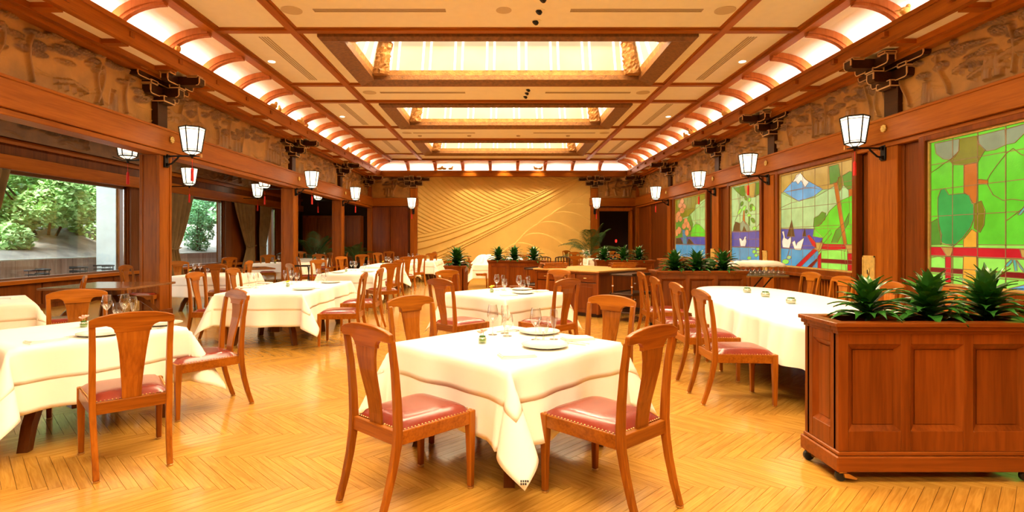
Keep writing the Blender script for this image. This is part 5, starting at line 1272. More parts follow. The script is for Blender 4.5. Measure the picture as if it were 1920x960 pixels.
chair_rail(1667, 527.5, 180, 'chair on the window side behind the left planter plant')
chair_rail(1783, 539.5, 180, 'chair on the window side behind the middle planter plant')
chair_rail(879, 478.5, 0, 'chair edge-on between the small planter and the centre planter')
chair_rail(984, 477.5, 275, 'reddish chair top behind the centre planter')
chair_rail(1062, 469.5, 300, 'small dark far chair behind the serving cabinet')
chair_rail(1077, 472.3, 285, 'far chair top between two others behind the serving cabinet')
chair_rail(1078.5, 480, 90, 'chair with back to camera right behind the serving cabinet')
chair_rail(1147, 470.5, 270, 'far chair top by the dark doorway')
chair_rail(1162, 476.5, 250, 'chair top behind the right far planter')

# ------------------------------------------------------------------ glasses, plates, napkins, flowers
def gl_make(kind):
    t = bpy.data.objects.new(kind, None); link(t); g = M['glass']
    if kind == 'wine_glass':
        MB().lathe([(0.034, 0), (0.033, 0.003), (0.006, 0.006), (0.0042, 0.02), (0.0042, 0.085), (0.008, 0.095)], 20).build('stem', g, t, smooth=True, fix=False)
        MB().lathe([(0.008, 0.093), (0.024, 0.112), (0.040, 0.138), (0.043, 0.155), (0.038, 0.19), (0.031, 0.225)], 24, cap=False).build('bowl', g, t, smooth=True, fix=False)
        MB().lathe([(0.0312, 0.2235), (0.0322, 0.226), (0.0305, 0.226)], 24, cap=False).build('rim', g, t, fix=False)
    elif kind == 'goblet':
        MB().lathe([(0.034, 0), (0.033, 0.003), (0.008, 0.006), (0.006, 0.03), (0.008, 0.05)], 20).build('stem', g, t, smooth=True, fix=False)
        MB().lathe([(0.008, 0.05), (0.028, 0.065), (0.040, 0.09), (0.041, 0.12), (0.036, 0.165)], 24, cap=False).build('bowl', g, t, smooth=True, fix=False)
    else:
        MB().lathe([(0.032, 0), (0.031, 0.003), (0.005, 0.006), (0.004, 0.05), (0.005, 0.07)], 20).build('stem', g, t, smooth=True, fix=False)
        MB().lathe([(0.005, 0.07), (0.016, 0.10), (0.027, 0.15), (0.029, 0.185), (0.024, 0.215)], 24, cap=False).build('bowl', g, t, smooth=True, fix=False)
    return t
GL = {k: [gl_make(k), False] for k in ('wine_glass', 'goblet', 'champagne_flute')}
def glass(kind, x, y, lb, group):
    r = GL[kind]; o = r[0] if not r[1] else copy_tree(r[0]); r[1] = True
    o.location = (x, y, ZC2); tag(o, lb, 'glass', group); return o
plm = MB().lathe([(0.0, 0.004), (0.09, 0.004), (0.10, 0.006), (0.155, 0.020), (0.157, 0.023), (0.153, 0.023), (0.10, 0.011), (0.09, 0.009), (0.0, 0.009)], 40, cap=False).mesh('dinner_plate', M['china'], smooth=True)
def plate(x, y, lb, group='white dinner plates', s=1.0): return tag(part('dinner_plate', plm, None, (x, y, ZC2-0.002), scale=(s, s, 1)), lb, 'plate', group)
def nap_mesh(seed):
    q = random.Random(seed); m = MB()
    for k, (dx, dy, z) in enumerate(((0.11, 0.06, 0.0), (0.108, 0.058, 0.006), (0.10, 0.056, 0.012))):
        m.grid(9, 7, lambda u, v: (dx*(2*u-1), dy*(2*v-1), z+0.006+0.004*math.sin(u*5+k)*math.sin(v*3+k)))
        r = [(-dx, -dy), (dx, -dy), (dx, dy), (-dx, dy)]
        m.loft([[(a, b, z) for a, b in r], [(a, b, z+0.006) for a, b in r]])
    return m.mesh('folded_napkin', M['cloth'], smooth=False)
nm_ = nap_mesh(1)
def napkin(x, y, deg, lb, group='folded white napkins'): return tag(part('folded_napkin', nm_, None, (x, y, ZC2), (0, 0, math.radians(deg))), lb, 'napkin', group)
def cut_mesh(kind):
    m = MB()
    if kind == 'knife':
        m.rect_sweep([(0, 0, 0.002, 0.0, 0.0)]) if False else None
        m.box(-0.105, 0.0, -0.004, 0.004, 0.001, 0.006).loft([[(0.0, -0.005, 0.002), (0.0, 0.006, 0.002), (0.0, 0.006, 0.004), (0.0, -0.005, 0.004)], [(0.10, -0.007, 0.002), (0.10, 0.007, 0.002), (0.10, 0.007, 0.003), (0.10, -0.007, 0.003)], [(0.12, -0.001, 0.002), (0.12, 0.003, 0.002), (0.12, 0.003, 0.003), (0.12, -0.001, 0.003)]])
    else:
        m.box(-0.10, 0.04, -0.003, 0.003, 0.002, 0.005).box(0.04, 0.065, -0.011, 0.011, 0.003, 0.006)
        for k in range(4): m.box(0.065, 0.10, -0.011+0.0062*k, -0.008+0.0062*k, 0.004, 0.007)
    return m.mesh('table_'+kind, M['steel'])
km, fm = cut_mesh('knife'), cut_mesh('fork')
def cutlery(x, y, deg, where, g='table cutlery'):
    a = math.radians(deg); dx, dy = -math.sin(a)*0.03, math.cos(a)*0.03
    tag(part('table_knife', km, None, (x+dx, y+dy, ZC2), (0, 0, a)), 'steel table knife '+where, 'knife', g)
    tag(part('table_fork', fm, None, (x-dx, y-dy, ZC2), (0, 0, a)), 'steel table fork '+where, 'fork', g)
def jar(x, y, lb, flower=None, z=None):
    t = thing('flower_jar' if flower else 'votive_glass', lb, 'vase' if flower else 'candle glass', (x, y, z if z is not None else ZC2), 0, 'small glass jars on the tables')
    MB().lathe([(0.020, 0.0), (0.026, 0.004), (0.029, 0.02), (0.027, 0.036), (0.020, 0.044), (0.021, 0.048)], 14, cap=False).build('jar', M['jar'], t, smooth=True, fix=False)
    MB().lathe([(0.0, 0.003), (0.022, 0.004), (0.025, 0.02), (0.024, 0.026), (0.0, 0.026)], 12, cap=False).build('contents', M['green'] if flower else M['china'], t, smooth=True, fix=False)
    tr = MB().lathe([(0.0215, 0.044), (0.0235, 0.048), (0.0205, 0.051)], 14, cap=False); tr.build('rim', M['leaf'], t, fix=False)
    if flower:
        MB().tube([(0, 0, 0.02), (0.004, 0.003, 0.05), (0.008, 0.004, 0.078)], 0.0025, 5).tube([(0, 0, 0.02), (-0.006, 0.0, 0.05), (-0.012, 0.002, 0.066)], 0.002, 5).build('stem', M['green'], t)
        pet = MB().ball((0.015, 0, 0), 0.017, 0.012, 0.006, 8, 4).mesh('petal', M[flower], smooth=True)
        for c in ((0.010, 0.004, 0.082), (-0.012, 0.002, 0.070)):
            for k in range(6): part('petal', pet, t, c, (0, -0.5, k*PI/3))
    return t
# front centre table: offsets from the table centre in room axes
def lay(cx, cy, wh, fl):
    for k, dx, dy, w in (('wine_glass', -0.11, 0.30, 'leftmost glass, tall, '), ('goblet', 0.0, 0.24, 'glass second from left, round, '), ('wine_glass', 0.20, 0.09, 'tallest glass in the middle, '), ('goblet', 0.25, 0.04, 'short glass beside the tallest one, '), ('champagne_flute', 0.33, 0.11, 'slim flute at the right, '), ('champagne_flute', -0.02, 0.36, 'slim flute behind the round glass, ')):
        glass(k, cx+dx, cy+dy, w+wh, 'glasses on set tables')
    jar(cx-0.175, cy-0.04, 'small jar with %s flower, %s' % (fl[0], wh), fl[1])
    plate(cx+0.245, cy+0.37, 'white plate at the far place, '+wh); plate(cx+0.245, cy-0.17, 'white plate at the near place, '+wh)
    napkin(cx+0.05, cy-0.47, 15, 'folded napkin at the near corner, '+wh); napkin(cx+0.50, cy+0.10, 20, 'folded napkin at the right corner, '+wh)
    cutlery(cx+0.46, cy-0.04, 140, 'right of the near plate, '+wh); cutlery(cx+0.02, cy+0.45, 40, 'left of the far plate, '+wh)
lay(0.045, 3.80, 'on the front centre table', ('a pink', 'pink')); lay(0.045, 7.48, 'on the second centre table', ('a yellow', 'yellow'))
def px(u, v): p = at(u, v, ZC2); return p.x, p.y
def lay_px(wh, glasses=(), plates=(), naps=(), jars=(), cuts=()):
    order = ['leftmost', 'second from left', 'third from left', 'fourth from left', 'fifth from left', 'sixth from left', 'seventh from left', 'rightmost']
    for i, (k, u, v) in enumerate(sorted(glasses, key=lambda g: g[1])):
        kind = {'w': 'wine_glass', 'g': 'goblet', 'f': 'champagne_flute'}[k]; nm = {'w': 'wine glass', 'g': 'round goblet', 'f': 'slim flute'}[k]
        glass(kind, *px(u, v), '%s glass, a %s, %s' % (order[i], nm, wh), 'glasses on set tables')
    for i, (u, v, s) in enumerate(plates): plate(*px(u, v), 'white plate, %s one, %s' % (['left', 'right', 'third'][i], wh), s=s)
    for i, (u, v, d) in enumerate(naps): napkin(*px(u, v), d, 'folded napkin, %s one, %s' % (['left', 'right'][i], wh))
    for u, v, f in jars: jar(*px(u, v), 'small glass jar with %s flower %s' % (f, wh), f)
    for i, (u, v, d) in enumerate(cuts): cutlery(*px(u, v), d, ['at the left place, ', 'at the right place, '][i]+wh)
lay_px('on the front left table', [('w', 200, 601), ('g', 221, 603), ('w', 234, 599), ('f', 250, 602)], [(190, 628, 1.0), (303, 609, 1.0)], [(86, 640, 60)], [(157, 613.5, 'pink')], [(128, 633, 70), (281, 618, 60)])
lay_px('on the first long aisle table', [('f', 467, 536), ('w', 480, 540), ('f', 534, 531), ('w', 547, 533), ('g', 557, 529), ('w', 597, 529), ('g', 607, 530), ('f', 613, 526)], [(570, 543.5, 1.0), (620, 530.5, 1.0)], [(458, 540, 10), (497, 531.5, 0)], [(539.5, 538, 'yellow')], [(588, 541, 0), (630, 530, 0)])
lay_px('on the table behind the nearest left post', [('w', 364, 514), ('w', 375, 513), ('g', 389, 513.5)], [], [(425, 513, 0)], [(356.5, 513.5, 'yellow')])
lay_px('on the alcove table left of the second post', [('w', 523, 492.8), ('g', 512, 493)], [], [], [(516, 494, 'yellow')])
lay_px('on the second long aisle table', [('w', 659, 507.5), ('f', 664, 506), ('w', 667, 508), ('g', 684, 507), ('f', 691, 505)], [(634, 512, 1), (690, 510, 1)], [], [(649, 509.5, 'pink')])
lay_px('on the third long aisle table', [('w', 724, 494.5), ('w', 729, 495.8), ('g', 733, 495), ('f', 741, 494.2), ('w', 746, 494)], [], [], [(718, 495.5, 'yellow')])
lay_px('on the farthest aisle table', [('w', 766, 486.2), ('g', 769, 487.2), ('w', 774, 486.2), ('f', 781, 486), ('w', 785, 487)], [], [], [])
lay_px('on the far alcove table between the posts', [('w', 593, 485), ('g', 598, 486), ('w', 608, 485), ('f', 612, 485)], [], [], [(589, 485.5, 'yellow')])
lay_px('on the table at the left edge', [], [], [(12, 560, 0)], [])
lay_px('on the far table before the palm', [('w', 1094, 484.5), ('g', 1120, 484.5)], [], [], [])
for u, v, lb in ((1401, 548, 'farthest small candle glass on the oval table'), (1435, 556, 'middle small candle glass on the oval table'), (1483, 568.5, 'nearest small candle glass on the oval table')):
    jar(*px(u, v), lb, None, ZT+0.006).scale = (1.8, 1.8, 1.35)
def blossoms(x, y, z, n, seed, lb, w=0.25, h=0.2):
    t = thing('white_flowers', lb, 'flowers', (x, y, z), 0, 'white flower bunches'); q = random.Random(seed); m = MB()
    MB().lathe([(0.05, 0), (0.07, 0.05), (0.045, 0.12), (0.055, 0.14)], 14).build('vase', M['jar'], t, smooth=True)
    for _ in range(n):
        c = Vector((q.uniform(-w, w)*0.6, q.uniform(-w, w)*0.5, 0.14+q.uniform(0, h)))
        for k in range(5): m.ball(tuple(c+Vector((0.022*math.cos(k*1.257), 0.022*math.sin(k*1.257), 0))), 0.022, 0.022, 0.010, 6, 4)
    f = m.build('blossom', M['white_petal'], t, smooth=True); f['kind'] = 'stuff'
    MB().lathe([(0.03, 0.1), (0.12, 0.2), (0.10, 0.26), (0.0, 0.30)], 10).build('leaves', M['palm'], t, smooth=True)
blossoms(3.35, 21.5, ZC2, 26, 1, 'white flowers on the far table before the palm, left bunch')
blossoms(4.05, 21.6, ZC2, 20, 2, 'white flowers on the far table before the palm, right bunch')
def mound(x, y, z, rx, ry, h, seed, lb, deg=0):
    q = random.Random(seed); ph = [q.uniform(0, 6) for _ in range(4)]
    def fn(u, v):
        a = 2*PI*u; r = 1-v
        k = 1+0.14*math.sin(a*5+ph[0])+0.08*math.sin(a*9+ph[1])
        zz = h*(1-r**2.2)*(1+0.18*math.sin(a*3+ph[2])*r)+0.03*math.sin(a*11+v*9+ph[3])*r*(1-r)*4
        return (rx*r*k*math.cos(a), ry*r*k*math.sin(a), max(0.0, zz))
    o = MB().grid(60, 14, fn).build('linen_pile', M['cloth'], smooth=True, fix=False); o.location = (x, y, z); o.rotation_euler = (0, 0, deg)
    tag(o, lb, 'linen', 'heaps of white linen')
mound(-0.45, 16.8, ZC2, 0.42, 0.3, 0.27, 5, 'crumpled white linen heap on the table behind the centre planter, left')
mound(0.40, 16.7, ZC2, 0.35, 0.3, 0.22, 6, 'smaller crumpled linen heap behind the centre planter plants')

# ------------------------------------------------------------------ planters and plants
def planter(x, y, deg, w, d, lb, n=3, h=0.94, casters=True):
    t = thing('planter_box', lb, 'planter', (x, y, 0), math.radians(deg), 'wooden planter boxes on casters')
    P, H = M['planter'], M['planter_h']; zb, zt = 0.065, h
    c = MB()
    c.box(0, w, 0.03, 0.05, 0.18, zt-0.05).box(0, w, d-0.05, d-0.03, 0.18, zt-0.05).box(0.03, 0.05, 0.03, d-0.03, 0.18, zt-0.05).box(w-0.05, w-0.03, 0.03, d-0.03, 0.18, zt-0.05).build('carcass', P, t)
    MB().box(-0.02, w+0.02, -0.02, d+0.02, zb, 0.155).box(-0.008, w+0.008, -0.008, d+0.008, 0.155, 0.18).build('plinth', H, t, bevel=0.006)
    rm = MB()
    for a, b, z0, z1 in ((0.03, 0.03, zt-0.025, zt), (0.018, 0.02, zt-0.05, zt-0.025), (0.006, 0.02, zt-0.07, zt-0.05)):
        rm.box(-a, w+a, -a, 0.055, z0, z1).box(-a, w+a, d-0.055, d+a, z0, z1).box(-a, 0.055, 0.055, d-0.055, z0, z1).box(w-0.055, w+a, 0.055, d-0.055, z0, z1)
    rm.build('rim', H, t, bevel=0.003)
    fr = MB(); sw = 0.058; z0, z1 = 0.18, zt-0.06; zr0, zr1 = 0.30, z1-0.07
    pw = (w-sw*(n+1))/n
    for k in range(n+1): x0 = k*(pw+sw); fr.box(x0, x0+sw, 0, 0.03, z0, z1).box(x0, x0+sw, d-0.03, d, z0, z1)
    for k in range(n):
        x0 = sw+k*(pw+sw)
        for yy in ((0.0, 0.03), (d-0.03, d)): fr.box(x0, x0+pw, yy[0], yy[1], z0, zr0).box(x0, x0+pw, yy[0], yy[1], zr1, z1)
    for xx in ((0, 0.03), (w-0.03, w)):
        fr.box(xx[0], xx[1], 0.03, 0.03+sw, z0, z1).box(xx[0], xx[1], d-0.03-sw, d-0.03, z0, z1).box(xx[0], xx[1], 0.03+sw, d-0.03-sw, z0, zr0).box(xx[0], xx[1], 0.03+sw, d-0.03-sw, zr1, z1)
    fr.build('panel_frame', P, t, bevel=0.003)
    def raised(name, fn, a0, a1, b0, b1):
        e = 0.036; vs = [fn(a0, b0, 0.030), fn(a1, b0, 0.030), fn(a1, b1, 0.030), fn(a0, b1, 0.030)]
        q = [fn(a0, b0, 0.002), fn(a1, b0, 0.002), fn(a1, b1, 0.002), fn(a0, b1, 0.002), fn(a0+e, b0+e, 0.026), fn(a1-e, b0+e, 0.026), fn(a1-e, b1-e, 0.026), fn(a0+e, b1-e, 0.026)]
        q2 = [fn(a0+e, b0+e, 0.020), fn(a1-e, b0+e, 0.020), fn(a1-e, b1-e, 0.020), fn(a0+e, b1-e, 0.020)]
        MB().add(q+q2, [(0,1,5,4),(1,2,6,5),(2,3,7,6),(3,0,4,7),(4,5,9,8),(5,6,10,9),(6,7,11,10),(7,4,8,11),(8,9,10,11)]).build(name, P, t)
    for k in range(n):
        x0 = sw+k*(pw+sw)
        raised('raised_panel', lambda a, b, dd: (a, dd, b), x0, x0+pw, zr0, zr1)
    raised('raised_panel', lambda a, b, dd: (dd, a, b), 0.03+sw, d-0.03-sw, zr0, zr1)
    raised('raised_panel', lambda a, b, dd: (w-dd, a, b), 0.03+sw, d-0.03-sw, zr0, zr1)
    MB().box(0.05, w-0.05, 0.05, d-0.05, zt-0.13, zt-0.10).build('soil', M['soil'], t)
    if casters:
        for cx, cy in ((0.035, 0.02), (w-0.035, 0.02), (0.02, d-0.03), (w-0.02, d-0.03)):
            c = MB().lathe([(0.031, -0.012), (0.034, -0.008), (0.034, 0.008), (0.031, 0.012)], 14, M=Matrix.Translation((cx-0.012, cy, 0.034)) @ Matrix.Rotation(PI/2, 4, 'X')).build('caster', M['black'], t)
            MB().box(cx-0.03, cx+0.012, cy-0.02, cy+0.02, 0.052, 0.066).add([(cx-0.01, cy-0.03, 0.055), (cx+0.02, cy-0.03, 0.052), (cx+0.065, cy-0.035, 0.028), (cx+0.06, cy-0.035, 0.020), (cx-0.005, cy-0.03, 0.030), (cx-0.01, cy-0.016, 0.055), (cx+0.02, cy-0.016, 0.052), (cx+0.065, cy-0.02, 0.028), (cx+0.06, cy-0.02, 0.020), (cx-0.005, cy-0.016, 0.030)], [(0,1,2,3,4),(9,8,7,6,5),(0,1,6,5),(1,2,7,6),(2,3,8,7),(3,4,9,8),(4,0,5,9)]).build('brake_lever', M['brass'], c)
    return t
def leaf_mesh():
    m = MB(); N = 8
    for side in (-1, 1):
        rows = []
        for i in range(N+1):
            s = i/N; w = 0.034*math.sin(PI*min(1, s*0.92+0.08))**0.7*(1-s**5)+0.0005
            x = 0.20*s; z = 0.05*s-0.085*s*s*s
            rows.append([(x, 0, z-0.003), (x, side*w*0.6, z+0.003), (x, side*w, z+0.006)])
        vs = [p for r in rows for p in r]; m.add(vs, [(i*3+j, i*3+j+1, (i+1)*3+j+1, (i+1)*3+j) for i in range(N) for j in range(2)])
    return m.mesh('leaf', M['leaf'], smooth=True, fix=False)
lfm = leaf_mesh()
def plant(x, y, z, s, seed, lb, detail=True, n=60):
    t = thing('dracaena_plant', lb, 'plant', (x, y, z), 0, 'dracaena rosettes in the planters'); q = random.Random(seed)
    MB().lathe([(0.012, -0.1), (0.014, 0.0), (0.010, 0.14*s)], 8).build('stem', M['palm'], t)
    far_ = MB()
    for k in range(n):
        f = k/(n-1); a = k*2.39996+q.uniform(-.2, .2); h = (0.0+0.14*f)*s
        pitch = 0.14+1.1*f**1.6+q.uniform(-0.15, 0.15); L = (1.12-0.22*f)*q.uniform(0.85, 1.12)*s
        Mx = Matrix.Translation((0, 0, h)) @ Matrix.Rotation(a, 4, 'Z') @ Matrix.Rotation(-pitch, 4, 'Y') @ Matrix.Diagonal((L, s*(1.25-0.35*f), s*(1.3-0.8*f), 1))
        if detail:
            o = bpy.data.objects.new('leaf', lfm); link(o, t); o.matrix_local = Mx
        else:
            me = lfm; far_.add([tuple(v.co) for v in me.vertices], [tuple(p.vertices) for p in me.polygons], Mx)
    if not detail:
        f = far_.build('foliage', M['leaf'], t, smooth=True, fix=False); f['kind'] = 'stuff'
planter(1.985, 3.215, 0, 1.16, 0.36, 'big wooden planter box at lower right with three panels')
for i, (x, s) in enumerate(((2.285, 1.0), (2.665, 1.08), (3.03, 1.10))):
    plant(x, 3.41, 0.925, s, 20+i, 'dark glossy dracaena in the near planter, %s of three' % ['left', 'middle', 'right'][i])
planter(2.50, 8.74, 0, 1.42, 0.42, 'planter box beyond the oval banquet table')
for i, u in enumerate((1265, 1307, 1356)): plant((u-UX)*8.95/F, 8.95, 0.90, 1.3, 30+i, 'dracaena in the planter beyond the oval table, %s' % ['left', 'middle', 'right'][i], False)
planter(2.38, 13.6, 0, 1.42, 0.42, 'planter box behind the serving cabinet on the right')
for i, u in enumerate((1133, 1169, 1198)): plant((u-UX)*13.8/F, 13.8, 0.90, 1.35, 40+i, 'dracaena in the far right planter, %s' % ['left', 'middle', 'right'][i], False, 46)
planter(-0.32, 13.35, 0, 1.40, 0.42, 'planter box at centre in front of the relief wall')
for i, u in enumerate((934.5, 964, 1001)): plant((u-UX)*13.55/F, 13.55, 0.90, 1.35, 50+i, 'dracaena in the centre planter, %s' % ['left', 'middle', 'right'][i], False, 46)
planter(-0.70, 10.5, 90, 0.9, 0.38, 'small end-on planter box left of centre with one plant', 4)
plant(-0.87, 10.72, 0.90, 1.4, 60, 'single dracaena in the small end-on planter', False)

def palm(x, y, base, s, seed, lb, n=16):
    t = thing('potted_palm', lb, 'palm', (x, y, 0), 0, 'potted palms'); q = random.Random(seed)
    MB().lathe([(0.14, 0), (0.2, 0.02), (0.24, 0.4), (0.22, 0.42), (0.0, 0.38)], 18).build('pot', M['brassplate'] if x > 0 else M['iron'], t, smooth=True)
    st = MB(); lf = MB()
    for k in range(n):
        a = k*2.4+q.uniform(-.3, .3); el_ = q.uniform(0.35, 1.35); L = s*q.uniform(0.8, 1.15); P = []
        for i in range(12):
            f = i/11; r = L*f*math.cos(el_)*(1+0.1*f); z = base+L*f*math.sin(el_)-0.55*L*f**2.4*(0.5+math.cos(el_)*0.6)
            P.append(Vector((r*math.cos(a), r*math.sin(a), z)))
        st.tube(P, [0.012*(1-0.8*i/11) for i in range(12)], 5)
        for i in range(3, 12):
            for j in range(3):
                for sd in (-1, 1):
                    p = P[i-1].lerp(P[i], j/3); tn = (P[i]-P[i-1]).normalized(); sn = tn.cross(Vector((0, 0, 1))).normalized()*sd
                    ll = 0.34*s/1.5*math.sin(PI*min(1, (i/11)*0.8+0.15)); tip = p+(sn*0.8+tn*0.75+Vector((0, 0, -0.35))).normalized()*ll; w = tn*0.006*s
                    mid = p.lerp(tip, 0.5)+Vector((0, 0, 0.02)); lf.add([p-w*0.5, mid-w, tip, mid+w, p+w*0.5], [(0, 1, 2, 3, 4)])
    st.build('stems', M['palm'], t); f = lf.build('fronds', M['palm'], t, fix=False); f['kind'] = 'stuff'
palm(3.95, 24.3, 0.75, 2.1, 1, 'tall potted palm before the right end of the relief wall')
palm(-7.9, 23.3, 0.5, 1.9, 2, 'shadowy palm in the dark alcove behind the posts')
palm(-6.6, 24.6, 0.5, 1.4, 3, 'smaller palm at the right in the dark alcove', 12)

# ------------------------------------------------------------------ serving cabinet, trolleys, stands
sc = thing('serving_cabinet', 'square wooden serving cabinet with drawers and pale top at centre', 'cabinet', (1.78, 10.02, 0), math.radians(45))
W_, D_ = 1.62, 1.55     # local x to the right-back, local y to the left-back
MB().box(0.03, W_-0.03, 0.03, D_-0.03, 0.06, 0.82).build('body', M['panel'], sc)
MB().box(-0.03, W_+0.03, -0.03, D_+0.03, 0.835, 0.865).build('top', wood('pale_cabinet_top', (0.42, 0.22, 0.06), (0.60, 0.36, 0.12), 0.3, 'x'), sc, bevel=0.005)
MB().box(-0.01, W_+0.01, -0.01, D_+0.01, 0.80, 0.835).build('cornice', M['planter_h'], sc, bevel=0.005)
MB().box(0.05, W_-0.05, 0.05, D_-0.05, 0, 0.06).build('plinth', M['dark'], sc)
for k in range(3):
    y0 = 0.05+0.485*k
    dr = MB().box(0.0, 0.03, y0, y0+0.46, 0.65, 0.79).box(-0.006, 0.0, y0+0.07, y0+0.39, 0.69, 0.75).build('drawer', M['planter'], sc, bevel=0.004)
    MB().tube([(-0.03, y0+0.2, 0.72), (-0.03, y0+0.26, 0.72)], 0.006, 6).build('handle', M['brass'], dr)
    MB().box(0.0, 0.03, y0, y0+0.46, 0.08, 0.63).box(-0.004, 0.0, y0+0.08, y0+0.38, 0.15, 0.56).build('door', M['planter'], sc, bevel=0.008)
MB().box(0.0, 0.04, 0.0, 0.05, 0.06, 0.8).box(0.0, 0.04, D_-0.05, D_, 0.06, 0.8).build('corner_stile', M['planter'], sc)
def tray(x, y, z, deg, n, lb):
    t = thing('wooden_tray_stack', lb, 'trays', (x, y, z), math.radians(deg), 'stacked wooden trays')
    tm = MB().box(-0.24, 0.24, -0.15, 0.15, 0, 0.012).box(-0.24, 0.24, -0.15, -0.135, 0.012, 0.035).box(-0.24, 0.24, 0.135, 0.15, 0.012, 0.035).box(-0.30, -0.24, -0.03, 0.03, 0.015, 0.03).box(0.24, 0.30, -0.03, 0.03, 0.015, 0.03).mesh('tray', M['chair_h'], bevel=0.003)
    for k in range(n): part('tray', tm, t, (0.01*k, 0.005*k, 0.037*k), (0, 0, 0.05*k))
tray(1.05, 11.15, 0.865, 10, 3, 'stack of wooden trays on the left of the serving cabinet')
tray(2.50, 11.25, 0.865, -8, 3, 'stack of wooden trays on the right of the serving cabinet')
def trolley(x, y, deg, lb):
    t = thing('serving_trolley', lb, 'trolley', (x, y, 0), math.radians(deg), 'dark serving trolleys')
    for z in (0.80, 0.46, 0.14): MB().box(0, 0.80, 0, 0.45, z, z+0.03).box(-0.01, 0.81, -0.01, 0.01, z, z+0.05).box(-0.01, 0.81, 0.44, 0.46, z, z+0.05).build('shelf', M['dark'], t, bevel=0.004)
    pl = MB().lathe([(0.014, 0.08), (0.018, 0.12), (0.014, 0.16), (0.012, 0.3), (0.018, 0.32), (0.012, 0.34), (0.012, 0.62), (0.018, 0.64), (0.012, 0.66), (0.014, 0.82)], 10).mesh('leg', M['post'], smooth=True)
    rg = MB().lathe([(0.016, -0.01), (0.02, 0), (0.016, 0.01)], 10).mesh('ring', M['china'])
    wh = MB().lathe([(0.035, -0.012), (0.042, -0.006), (0.042, 0.006), (0.035, 0.012)], 16).mesh('wheel', M['china'])
    for a, b in ((0.03, 0.03), (0.77, 0.03), (0.03, 0.42), (0.77, 0.42)):
        l = part('leg', pl, t, (a, b, 0)); part('ring', rg, l, (0, 0, 0.32)); part('ring', rg, l, (0, 0, 0.62)); part('wheel', wh, l, (0, 0, 0.042), (PI/2, 0, 0))
    return t
trolley(2.26, 9.42, 45, 'dark wheeled trolley parked right of the serving cabinet')
trolley(0.82, 11.44, 45, 'dark trolley showing only its corner left of the serving cabinet')
def foldstand(x, y, deg, w, d, h, lb):
    t = thing('folding_tray_stand', lb, 'stand', (x, y, 0), math.radians(deg), 'black folding stands')
    for s in (-1, 1):
        MB().tube([(-w/2, s*d/2, h), (w/2, s*d/2, 0)], 0.014, 6).build('leg', M['iron'], t)
        MB().tube([(w/2, s*(d/2-0.03), h), (-w/2, s*(d/2-0.03), 0)], 0.014, 6).build('leg', M['iron'], t)
    for s in (-1, 1): MB().tube([(s*w/2, -d/2, h), (s*w/2, d/2, h)], 0.016, 6).build('top_bar', M['iron'], t)
    return t
foldstand(-5.35, 14.6, 100, 0.40, 0.42, 0.75, 'black folding stand between second left post and aisle tables')
foldstand(4.75, 10.4, 0, 0.62, 0.4, 0.735, 'black folding stand carrying the glass rack by the swan window')
rk = thing('glass_rack_tray', 'silver tray under the inverted glasses by the swan window', 'tray', (4.78, 10.4, 0.75))
MB().box(-0.52, 0.52, -0.28, 0.28, 0, 0.018).box(-0.54, 0.54, -0.30, -0.27, 0.0, 0.03).box(-0.54, 0.54, 0.27, 0.30, 0, 0.03).build('tray_base', M['steel'], rk, bevel=0.004)
gi = MB().lathe([(0.030, 0.0), (0.038, 0.035), (0.030, 0.08), (0.006, 0.10), (0.005, 0.16), (0.032, 0.17), (0.032, 0.176)], 12, cap=False).mesh('inverted_glass', M['glass'], smooth=True, fix=False)
for i in range(12):
    for j in range(3):
        tag(part('inverted_glass', gi, None, (4.30+0.087*i, 10.19+0.2*j, 0.768)), 'upturned wine glass on the rack, %s row, %s from left' % (['front', 'middle', 'back'][j], ['first', 'second', 'third', 'fourth', 'fifth', 'sixth', 'seventh', 'eighth', 'ninth', 'tenth', 'eleventh', 'last'][i]), 'glass', 'upturned glasses on the rack')
def fn(u, v):
    x = -0.5+1.02*u; y = -0.27+0.54*v; e = min(1, 8*min(u, 1-u, v, 1-v))
    return (x, y, 0.972+0.055*e**0.5+0.018*math.sin(u*9+v*4)*e-0.03*(1-e)+0.006*math.sin(u*40+v*13))
o = MB().grid(40, 20, fn).build('folded_linen', M['cloth'], smooth=True, fix=False); o.location = (4.78, 10.4, 0); tag(o, 'white linen laid over the upturned glasses by the swan window', 'linen')
sm = o.modifiers.new('thickness', 'SOLIDIFY'); sm.thickness = 0.02
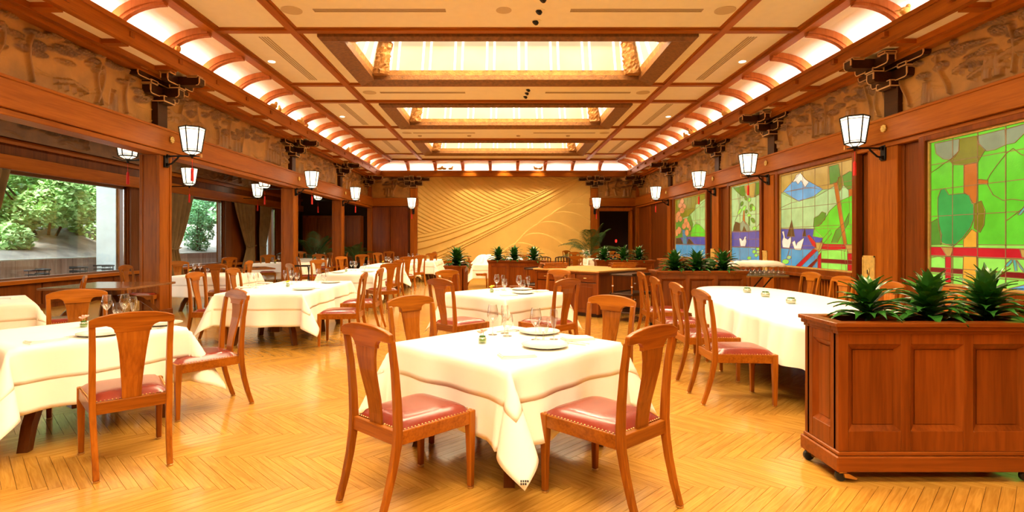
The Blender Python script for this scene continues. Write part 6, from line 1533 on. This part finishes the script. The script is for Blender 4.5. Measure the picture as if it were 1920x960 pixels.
blossoms(3.42, 9.0, 0.84, 22, 7, 'white flowers between the plants of the planter beyond the oval table', 0.22, 0.12)
def highchair(x, y, deg, lb):
    t = thing('dark_slat_chair', lb, 'chair', (x, y, 0), math.radians(deg), 'dark slatted chairs')
    for s in (-1, 1):
        MB().tube([(0.2, s*0.2, 0), (0.2, s*0.2, 0.5)], 0.016, 6).build('leg', M['dark'], t); MB().tube([(-0.22, s*0.2, 0), (-0.2, s*0.2, 0.5), (-0.24, s*0.2, 0.93)], 0.016, 6).build('leg', M['dark'], t)
    MB().box(-0.22, 0.22, -0.22, 0.22, 0.46, 0.5).build('seat', M['dark'], t, bevel=0.005); MB().tube([(-0.24, -0.2, 0.93), (-0.26, -0.1, 0.96), (-0.26, 0.1, 0.96), (-0.24, 0.2, 0.93)], 0.018, 6).build('top_rail', M['dark'], t)
    sl = MB().box(-0.235, -0.22, -0.012, 0.012, 0.5, 0.95).mesh('slat', M['dark'])
    for k in range(4): part('slat', sl, t, (0, -0.12+0.08*k, 0))
highchair(1.20, 15.3, 270, 'dark slatted chair behind the serving cabinet, left one'); highchair(1.75, 15.4, 270, 'dark slatted chair behind the serving cabinet, right one')
# small woven mark in the hanging corner tip of the front undercloth
uc = [o for o in COL.objects if o.name == 'undercloth'][0]
nS = len({round(v.co.x, 5) for v in uc.data.vertices if abs(v.co.z-(ZT+0.006)) < 1e-6 and abs(v.co.y) < 0.02}) 
tip = min((v.co for v in uc.data.vertices if v.co.x < 0 and v.co.y < 0), key=lambda c: c.z)
out = Vector((-1, -1, 0)).normalized(); side = Vector((1, -1, 0)).normalized()
mk = MB()
for r_, n_ in ((0, 4), (1, 3)):
    for k in range(n_):
        c = tip+out*0.012+side*(-0.018+0.011*k)+Vector((0, 0, 0.052-0.014*r_))
        mk.add([tuple(c+side*a+out*b+Vector((0, 0, d))) for a in (-0.0042, 0.0042) for b in (-0.012, 0.001) for d in (-0.003, 0.003)], [(0,1,3,2),(4,6,7,5),(0,4,5,1),(2,3,7,6),(0,2,6,4),(1,5,7,3)])
mk.build('woven_mark', M['black'], uc)
